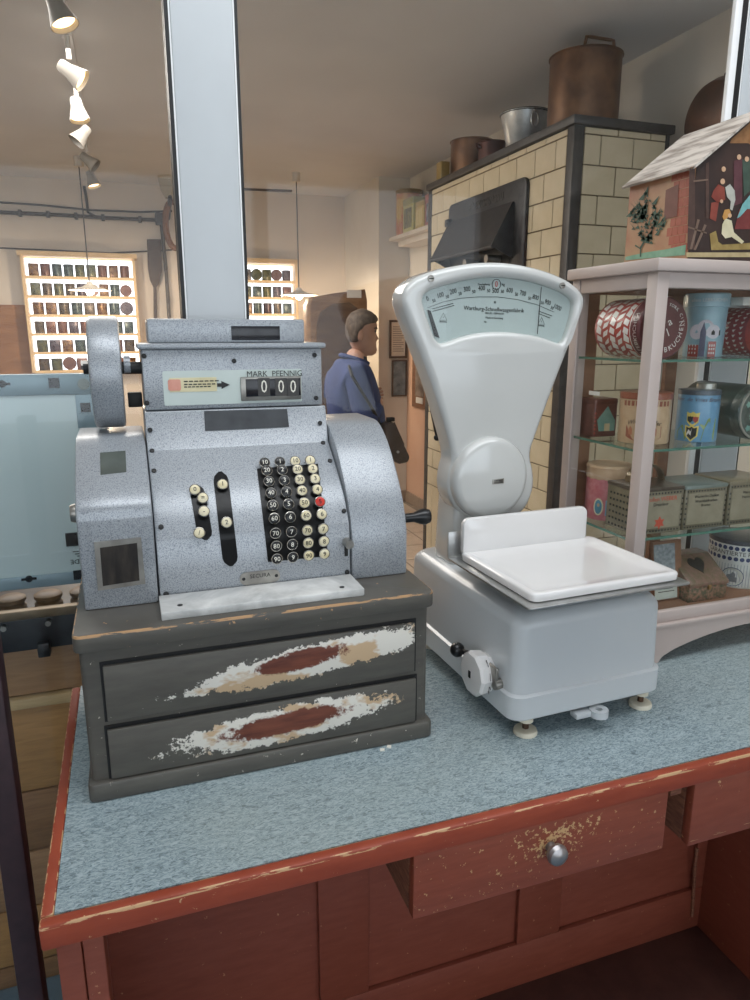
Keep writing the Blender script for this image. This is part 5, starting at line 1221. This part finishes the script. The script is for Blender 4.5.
# pictures on the pier
PFR = mat('dark_picture_frame', '#4a3c34', '#5a4a40', 12, .5)
def picture(label, u0, v0, u1, v1, y, fill, lines=0, cat='framed picture', w_=.018):
    a, b = P(u0, v0, y=y), P(u1, v1, y=y); root = thing('framed_picture', label, cat, ((a.x+b.x)/2, y, b.z))
    for q in ((a.x, b.x, b.z, b.z+w_), (a.x, b.x, a.z-w_, a.z), (a.x, a.x+w_, b.z+w_, a.z-w_), (b.x-w_, b.x, b.z+w_, a.z-w_)): obj('frame_bar', bx(q[0], q[1], y-.02, y-.001, q[2], q[3], bev=.002), PFR, root)
    sh = obj('sheet', bx(a.x+w_, b.x-w_, y-.010, y-.002, b.z+w_, a.z-w_), fill, root)
    for k in range(lines): z = a.z-w_-.04-k*(a.z-b.z-.10)/max(1, lines); obj('print_line', bx(a.x+w_+.015, b.x-w_-.015-(.02 if k % 3 == 0 else 0), y-.0112, y-.010, z-.004, z+.004), mat('grey_ink', '#8d8880', '#98938b', 20, .6), sh)
picture('framed text sheet hanging on the white pier', 389, 320, 406.5, 358, 6.0, mat('old_sheet', '#cfc8bc', '#d6d0c4', 8, .5), 12)
picture('framed dark blue-grey picture under the text sheet', 391.5, 360, 406, 396, 6.0, mat('blue_grey_picture', '#5c6a74', '#8a969d', 14, .3), 0, w_=.012)
a = P(423, 350, x=XR-.006); b = P(417, 405, x=XR-.006)
root = thing('framed_picture', 'brown-framed portrait on the pink wall panel by the oven', 'framed picture', (XR-.006, a.y, b.z))
y0_, y1_ = P(431, 350, x=XR-.006).y, P(415, 350, x=XR-.006).y; zt3, zb3 = P(423, 345, x=XR-.006).z, P(418, 407, x=XR-.006).z
obj('frame', bx(XR-.03, XR-.0065, y0_, y1_, zb3, zt3, bev=.003), CABW, root)
obj('portrait', bx(XR-.033, XR-.0302, y0_+.08, y1_-.08, zb3+.10, zt3-.06), mat('portrait_tone', '#6a5a50', '#a39488', 9, .4), root)
obj('caption_card', bx(XR-.033, XR-.0302, y0_+.10, y1_-.10, zb3+.04, zb3+.09), TAPE, root)

# ---------------------------------------------------------------- ceiling spot row
trk_x = P(77, 100, z=ZC-.05).x
tr_o = tag(obj('spot_track', bx(P(77, 106, z=ZC-.17).x-.02, P(77, 106, z=ZC-.17).x+.02, 1.6, 6.5, ZC-.025, ZC-.001), CEIL, loc=(P(77, 106, z=ZC-.17).x, 4, ZC)), 'long white ceiling track carrying the spot lamps', 'light track')
tx = P(77, 106, z=ZC-.17).x
for label, u, v, s_, tilt, lit in (('big bright conical spot nearest the glass', 60, 8, 1, 20, True), ('conical white spot turned toward the post', 71, 72, 1, 55, True), ('lit conical spot shining straight down', 77, 108, 1, 8, True), ('white spot angled sideways behind the lit cone', 80, 134, 1, -40, False), ('white cylinder spot in the far half of the track', 86, 160, 1, 50, False), ('far white spot with lit face at the end of the track', 87, 178, 1, 15, True)):
    p_ = P(u, v, z=ZC-.17); p_.x = tx
    root = thing('ceiling_spot', label, 'spot lamp', (tx, p_.y, ZC-.025))
    obj('arm', cy((tx, p_.y, ZC-.03), p_+Vector((0, 0, .05)), .010, n=8), SHADE, root)
    d = Vector((math.sin(R(tilt)), -.15, -math.cos(R(tilt)))).normalized()
    sh = obj('shade', la([(0, -.05), (.022, -.05), (.027, -.04), (.029, -.01), (.050, .06), (.048, .06), (.027, -.008), (0, -.018)], p_, d, 22), SPOTG, root)
    if lit: obj('lamp_face', la([(0, .042), (.042, .042), (.040, .045), (0, .047)], p_, d, 20), SPOTB, sh)
    if lit:
        l = bpy.data.lights.new('spot_light', 'SPOT'); l.energy = 14; l.color = (1, .84, .64); l.spot_size = R(95); l.spot_blend = .6; l.shadow_soft_size = .05
        lo_ = bpy.data.objects.new('spot_light', l); COL.objects.link(lo_); lo_.location = p_+d*.07; lo_.rotation_euler = d.to_track_quat('-Z', 'Y').to_euler()

# ================================================================ things behind the glass at the left
# upright information panel with a metal rim
yp = 1.50
a, b = P(-40, 374, y=yp), P(92, 374, y=yp); zp1 = P(40, 374, y=yp).z; zp0 = P(40, 587, y=yp).z
PLATE = mat('pale_blue_panel', '#b4c6c9', '#bccdd0', 3, .22, coat=.3); RIMP = mat('blue_grey_rim', '#7d929c', '#889da7', 6, .35, .2)
ip = thing('information_board', 'pale blue-grey upright board with dark fixing holes behind the glass', 'board', ((a.x+b.x)/2, yp, zp0))
x0, x1 = a.x-.35, b.x+.02
obj('sheet', bx(x0, x1, yp, yp+.012, zp0+.026, zp1-.040), PLATE, ip)
obj('rim_bar', bx(x0, x1, yp-.004, yp+.014, zp1-.040, zp1, bev=.002), RIMP, ip)
obj('rim_bar', bx(x0, x1, yp-.004, yp+.014, zp0, zp0+.026, bev=.002), RIMP, ip)
xs_ = P(75, 395, y=yp).x
obj('rim_bar', bx(xs_, x1, yp-.003, yp+.013, zp0+.10, zp1-.040, bev=.001), RIMP, ip) if False else obj('corner_plate', bx(xs_, x1, yp-.003, yp+.013, P(80, 428, y=yp).z, zp1-.040, bev=.001), RIMP, ip)
for u0, v0, u1, v1 in ((48, 378, 60, 388), (80, 403, 91, 412), (65, 533.5, 79, 545.5), (73, 571, 84, 579)):
    q, w_ = P(u0, v0, y=yp-.005), P(u1, v1, y=yp-.005); obj('fixing_hole', bx(q.x, w_.x, yp-.0055, yp-.002, w_.z, q.z), WINDARK, ip)
q = P(83.5, 384, y=yp-.005); obj('fixing_disc', cy((q.x, yp-.006, q.z), (q.x, yp-.003, q.z), .011, n=20), mat('grey_disc', '#7d8785', '#88928f', 20, .5), ip)
for u, v in ((2, 384), (29, 579)):
    q = P(u, v, y=yp-.005); hole = obj('keyhole', cy((q.x, yp-.0055, q.z), (q.x, yp-.003, q.z), .007, n=16), WINDARK, ip); obj('keyhole_slot', bx(q.x-.014, q.x+.014, yp-.0056, yp-.003, q.z-.0025, q.z+.0025), WINDARK, hole)
for xx in (x0+.05, x1-.06): obj('stand_post', bx(xx, xx+.02, yp+.015, yp+.03, 0, zp1-.06), RIMP, ip)
q = P(82, 561, y=yp-.002); text('lettering', 'HALDE', .014, (q.x, yp-.001, q.z), INKB, ip, rot=math.pi)
for k in range(3): obj('print_line', bx(q.x-.008-.004*k, q.x+.02, yp-.001, yp-.0002, q.z+.010+k*.005, q.z+.0115+k*.005), INKB, ip)
# row of wooden rollers on a dark iron machine bed
ym = 1.56
mz1 = P(40, 622, y=ym).z; mz0 = P(40, 645, y=ym).z
RLW = mat('roller_wood', '#5e4a34', '#7d6446', 20, .5, bump=.2)
mb = thing('moulding_machine', 'dark iron machine bed carrying wooden rollers below the blue-grey board', 'machine', (-.25, ym+.1, mz0-.01))
obj('bed', bx(-.75, .06, ym, ym+.22, mz0-.01, mz1+.010, bev=.004), IRON, mb)
obj('rail', bx(-.75, .06, ym-.01, ym+.012, mz1+.012, mz1+.032, bev=.003), mat('dull_brass_rail', '#6a5c48', '#7a6b55', 14, .45, .4), mb)
for k in range(9): obj('bolt', cy((-.62+k*.085, ym-.014, mz1-.001), (-.62+k*.085, ym+.001, mz1-.001), .006, n=10), STEEL, mb)
obj('clamp', bx(P(43, 640, y=ym-.01).x-.012, P(43, 640, y=ym-.01).x+.012, ym-.02, ym+.01, mz0-.022, mz0+.01, bev=.003), IRON, mb)
for k in range(8):
    xx = -.57+k*.0725
    o = obj('wooden_roller', la([(0, 0), (.026, 0), (.029, .003), (.029, .011), (.025, .014), (.025, .020), (.029, .023), (.029, .030), (.022, .034), (0, .034)], n=20), RLW); o.location = (xx+.01, ym+.06, mz1+.0105); tag(o, 'turned wooden roller in the row on the machine bed', 'roller', 'wooden rollers on the machine bed')
# crate of knotty planks under it
PLK = []
def plank_mat(k, c1, c2):
    m, nt, bs_ = base_mat('knotty_plank_%d' % k); v = coords(nt, (1, 1, 9))
    g = noise(nt, v, 6+k, 6, .6, 1.5); kn_ = N(nt, 'ShaderNodeTexVoronoi', Scale=4.0); nt.links.new(coords(nt, (1, 1, 1.6)), kn_.inputs['Vector'])
    col = ramp(nt, g, [(.3, c1), (.7, c2)]); kf = ramp(nt, kn_.outputs['Distance'], [(.07, (1, 1, 1, 1)), (.13, (0, 0, 0, 1))])
    nt.links.new(mix(nt, kf, col, lin('#3a281c')), bs_.inputs['Base Color']); bs_.inputs['Roughness'].default_value = .6; add_bump(nt, bs_, g, .2, .001); return m
PM = [plank_mat(0, '#8f6e4e', '#a98560'), plank_mat(1, '#9a7446', '#b58a55'), plank_mat(2, '#7d5c3c', '#946f4a'), plank_mat(3, '#b39a70', '#c4ab80')]
yq = 1.60
cr_ = thing('plank_crate', 'crate of knotty pine planks behind the glass', 'crate', (-.25, yq+.2, 0))
vs_ = [645, 694, 706, 790, 850, 905, 960]; mi_ = [0, 3, 1, 2, 0, 1]
zs_ = [min(mz0-.012, P(40, v, y=yq).z) for v in vs_]
for k in range(len(vs_)-1): obj('plank', bx(-.80, .30, yq-(.012 if mi_[k] == 3 else 0), yq+.022, zs_[k+1]+.003, zs_[k]-.001, bev=.003), PM[mi_[k]], cr_)
obj('plank', bx(-.80, .30, yq, yq+.022, .0, zs_[-1]-.001, bev=.003), PM[2], cr_)
obj('crate_top', bx(-.80, .30, yq+.0222, yq+.45, zs_[0]-.035, zs_[0]-.015), PM[1], cr_)
for xa in (-.80, .278): obj('crate_end', bx(xa, xa+.022, yq+.0222, yq+.45, 0, zs_[0]-.036), PM[2], cr_)
# ================================================================ the man in the blue jacket
SKINM = mat('skin', '#a87f6b', '#b48b76', 20, .55)
HAIRM = mat('grey_brown_hair', '#463b34', '#63564c', 60, .7, sc=(1, 1, .4), bump=.4, bscale=120)
JACK = mat('blue_jacket_cloth', '#2b3862', '#354474', 8, .8, bump=.2, bscale=9, bdist=.02)
TROU = mat('dark_trousers', '#2c2d33', '#36373d', 20, .8)
BAGM = mat('dark_brown_bag', '#3a302b', '#483c35', 20, .55, bump=.15)
YM = 3.75
def mp(u, v, y=0): return P(u, v, y=YM+y)
hd_c = mp(364.5, 333)
feet = Vector((hd_c.x-.05, YM, 0))
man = thing('person', 'man in a blue jacket with dark shoulder bag looking to the side', 'person', tuple(feet))
def skin_mesh(name, nodes, edges, material, parent, sub=2, root=0):
    me = bpy.data.meshes.new(name); me.from_pydata([tuple(Vector(n_[0])-feet) for n_ in nodes], edges, [])
    o = bpy.data.objects.new(name, me); COL.objects.link(o); o.parent = parent; W[o.name] = W[parent.name]
    o.modifiers.new('skin', 'SKIN'); 
    for k, n_ in enumerate(nodes):
        sv = me.skin_vertices[0].data[k]; sv.radius = (n_[1], n_[2] if len(n_) > 2 else n_[1]); sv.use_root = (k == root)
    m = o.modifiers.new('sub', 'SUBSURF'); m.levels = sub; m.render_levels = sub
    me.materials.append(material)
    dg = bpy.context.evaluated_depsgraph_get(); ev = o.evaluated_get(dg); nm = bpy.data.meshes.new_from_object(ev)
    o.modifiers.clear(); o.data = nm; nm.name = name
    if not nm.materials: nm.materials.append(material)
    nm.shade_smooth()
    if name == 'body':                                    # bare neck above the trousers
        nm.materials.append(SKINM)
        for f_ in nm.polygons:
            if f_.center.z > 1.40: f_.material_index = 1
    return o
V3 = Vector
shz = mp(350, 372).z; hipz = mp(362, 470).z
cx_ = mp(352, 400).x
pel = V3((cx_+.02, YM, .98)); waist = V3((cx_+.02, YM, 1.12)); chest = V3((cx_+.015, YM, shz-.12)); nb = V3((mp(355, 356).x, YM, mp(355, 360).z)); nk = V3((mp(359, 350).x, YM, mp(359, 348).z))
body_nodes = [(pel, .15, .16), (waist, .14, .15), (chest, .15, .17), (nb, .062), (nk, .058),
              (pel+V3((.0, -.09, -.10)), .10), (V3((pel.x+.02, YM-.10, .50)), .07), (V3((pel.x-.01, YM-.10, .09)), .048), (V3((pel.x+.15, YM-.10, .04)), .04),
              (pel+V3((.0, .09, -.10)), .10), (V3((pel.x-.03, YM+.10, .50)), .07), (V3((pel.x-.07, YM+.10, .09)), .048), (V3((pel.x+.09, YM+.10, .04)), .04)]
body = skin_mesh('body', body_nodes, [(0, 1), (1, 2), (2, 3), (3, 4), (0, 5), (5, 6), (6, 7), (7, 8), (0, 9), (9, 10), (10, 11), (11, 12)], TROU, man)
# head in profile facing +X: rings with nose, brow, chin
def head_mesh():
    c = hd_c; hh = (mp(364, 309.5).z-mp(364, 355).z); bm = bmesh.new(); rings = []
    # (height 0..1, back x, front x, half width) relative to head height
    pr_ = [(0.00, -.10, .26, .12), (.05, -.16, .36, .19), (.12, -.24, .385, .235), (.20, -.30, .36, .265), (.245, -.33, .375, .28), (.28, -.345, .365, .29), (.33, -.36, .39, .295), (.36, -.37, .445, .30), (.40, -.385, .425, .30), (.46, -.40, .385, .305), (.52, -.41, .355, .31), (.57, -.415, .385, .315), (.64, -.42, .385, .32), (.74, -.41, .36, .32), (.84, -.375, .30, .29), (.92, -.30, .21, .23), (.98, -.16, .08, .12), (1.0, -.06, .0, .03)]
    n_ = 28
    for t, xb, xf, hw in pr_:
        ring_ = []
        for k in range(n_):
            a_ = 2*math.pi*k/n_; ca, sa = math.cos(a_), math.sin(a_)
            mid = (xb+xf)/2; x = mid + (xf-mid)*ca
            if ca > 0 and .22 < t < .58:  # keep nose and lips narrow
                flat = .345; lim = mid+(flat-mid)*ca; sharp = max(0, (ca-.93)/.07); x = lim + (x-lim)*sharp
            ring_.append((c.x-.01+x*hh*.86, c.y+sa*hw*hh, c.z-hh*.5+t*hh))
        rings.append(ring_)
    loft(bm, rings); return bm, hh
bm, hh = head_mesh()
hd = obj('head', bm, SKINM, man, smooth=80)
# hair cap, ear, eye, brow
bm = bmesh.new(); c = hd_c; rings = []
for t, xb, xf, hw in ((.30, -.36, -.20, .24), (.36, -.40, -.13, .305), (.46, -.435, -.10, .33), (.58, -.45, -.02, .34), (.66, -.455, .10, .345), (.72, -.45, .36, .345), (.80, -.43, .41, .335), (.88, -.38, .36, .30), (.96, -.28, .24, .22), (1.02, -.12, .08, .10), (1.035, -.04, .0, .02)):
    rings.append([(c.x-.01+((xb+xf)/2+(xf-xb)/2*math.cos(2*math.pi*k/28))*hh*.86, c.y+math.sin(2*math.pi*k/28)*hw*hh, c.z-hh*.5+t*hh) for k in range(28)])
loft(bm, rings); obj('hair', bm, HAIRM, man, smooth=70)
ear = obj('ear', sp((c.x-.045*hh/.23, c.y-.30*hh, c.z-.01), .032, (.6, .35, 1.0)), SKINM, hd)
obj('eye', sp((c.x+.185*hh, c.y-.18*hh, c.z+.035*hh), .009), mat('eye_dark', '#3a302a', '#4a3e36', 20, .3), hd)
obj('eyebrow', tb([(c.x+.150*hh, c.y-.25*hh, c.z+.10*hh), (c.x+.205*hh, c.y-.20*hh, c.z+.115*hh), (c.x+.255*hh, c.y-.12*hh, c.z+.10*hh)], .0045, n=6), HAIRM, hd)
obj('mouth', tb([(c.x+.215*hh, c.y-.12*hh, c.z-.265*hh), (c.x+.243*hh, c.y-.06*hh, c.z-.258*hh), (c.x+.262*hh, c.y, c.z-.256*hh)], .004, n=6), mat('lips', '#96604f', '#a06a58', 20, .5), hd)
# jacket: torso with both sleeves, one continuous cloth surface
sl1 = V3((mp(347, 375).x, YM-.19, mp(347, 373).z)); el1 = V3((mp(366, 418, -.25).x, YM-.25, mp(366, 418).z)); wr1 = V3((mp(381, 404, -.16).x, YM-.11, mp(381, 403).z))
sl2 = V3((sl1.x+.02, YM+.19, sl1.z)); el2 = V3((el1.x+.02, YM+.24, el1.z)); wr2 = V3((wr1.x+.0, YM+.11, wr1.z+.03))
jn = [(V3((cx_+.03, YM, .90)), .175, .19), (V3((cx_+.03, YM, 1.08)), .172, .185), (V3((cx_+.005, YM, shz-.16)), .165, .19), (V3((cx_-.005, YM, shz-.04)), .135, .17), (nb+V3((-.005, 0, .0)), .070, .070),
      (sl1, .078), (el1, .066), (wr1, .050), (sl2, .078), (el2, .066), (wr2, .050)]
jk = skin_mesh('jacket', jn, [(0, 1), (1, 2), (2, 3), (3, 4), (3, 5), (5, 6), (6, 7), (3, 8), (8, 9), (9, 10)], JACK, man)
col_pts = [V3((nb.x-.005+math.cos(t)*.074, YM+math.sin(t)*.074, nb.z+.004-.024*math.cos(t))) for t in [k*2*math.pi/20 for k in range(20)]]
obj('collar', tb(col_pts, .012, n=8, closed=True), JACK, jk)
# hands: palm, four fingers and thumb each
def hand(wr, side):
    d = V3((.35, .85*side, .15)).normalized(); s = V3((-.2, .1, .95)).normalized(); up_ = d.cross(s)
    nodes = [(wr-d*.02, .026), (wr+d*.035, .030), (wr+d*.07, .030)]; edges = [(0, 1), (1, 2)]
    for k, L in enumerate((.055, .065, .062, .048)):
        b0 = wr+d*.075+s*(.027-.018*k); i = len(nodes)
        nodes += [(b0, .0095), (b0+d*L*.5-up_*.012, .009), (b0+d*L*.75-up_*.035, .008)]; edges += [(2, i), (i, i+1), (i+1, i+2)]
    i = len(nodes); nodes += [(wr+d*.03+s*.03, .011), (wr+d*.06+s*.05, .0095), (wr+d*.085+s*.05-up_*.01, .0085)]; edges += [(1, i), (i, i+1), (i+1, i+2)]
    return skin_mesh('hand', nodes, edges, SKINM, man)
hand(wr1, 1); hand(wr2, -1)
# shoulder bag with strap, carried at the hip
bq = [mp(u, v, -.22) for u, v in ((380, 424), (389, 420), (394, 432), (405, 455), (403, 460), (394, 462), (384, 452))]
bag = thing('shoulder_bag', 'dark brown shoulder bag hanging at the hip of the man', 'bag', tuple(mp(393, 460, -.22)))
y0_ = YM-.30
bgo = obj('pouch', pr([(q.x, q.z) for q in bq], 'y', y0_, y0_+.10, bev=.012, seg=3), BAGM, bag)
obj('flap', pr([(q.x, q.z) for q in [bq[0], bq[1], bq[2]+(bq[3]-bq[2])*.45, bq[6]+(bq[0]-bq[6])*.15]], 'y', y0_-.008, y0_-.001, bev=.003), BAGM, bag)
obj('buckle', cy(mp(398, 452, -.31), mp(398, 452, -.30), .008, n=12), STEEL, bag)
st_pts = [bq[0]+V3((.02, .03, -.02)), mp(372, 408, -.315), mp(362, 392, -.30), mp(352, 376, -.275), mp(349, 366, -.20)]
obj('strap', tb(st_pts, .009, n=6), BLACKM, bag)
obj('clip', bx(mp(386, 419, -.25).x, mp(393, 419, -.25).x, YM-.28, YM-.25, mp(389, 421, -.25).z, mp(389, 417, -.25).z, bev=.003), BLACKM, bag)
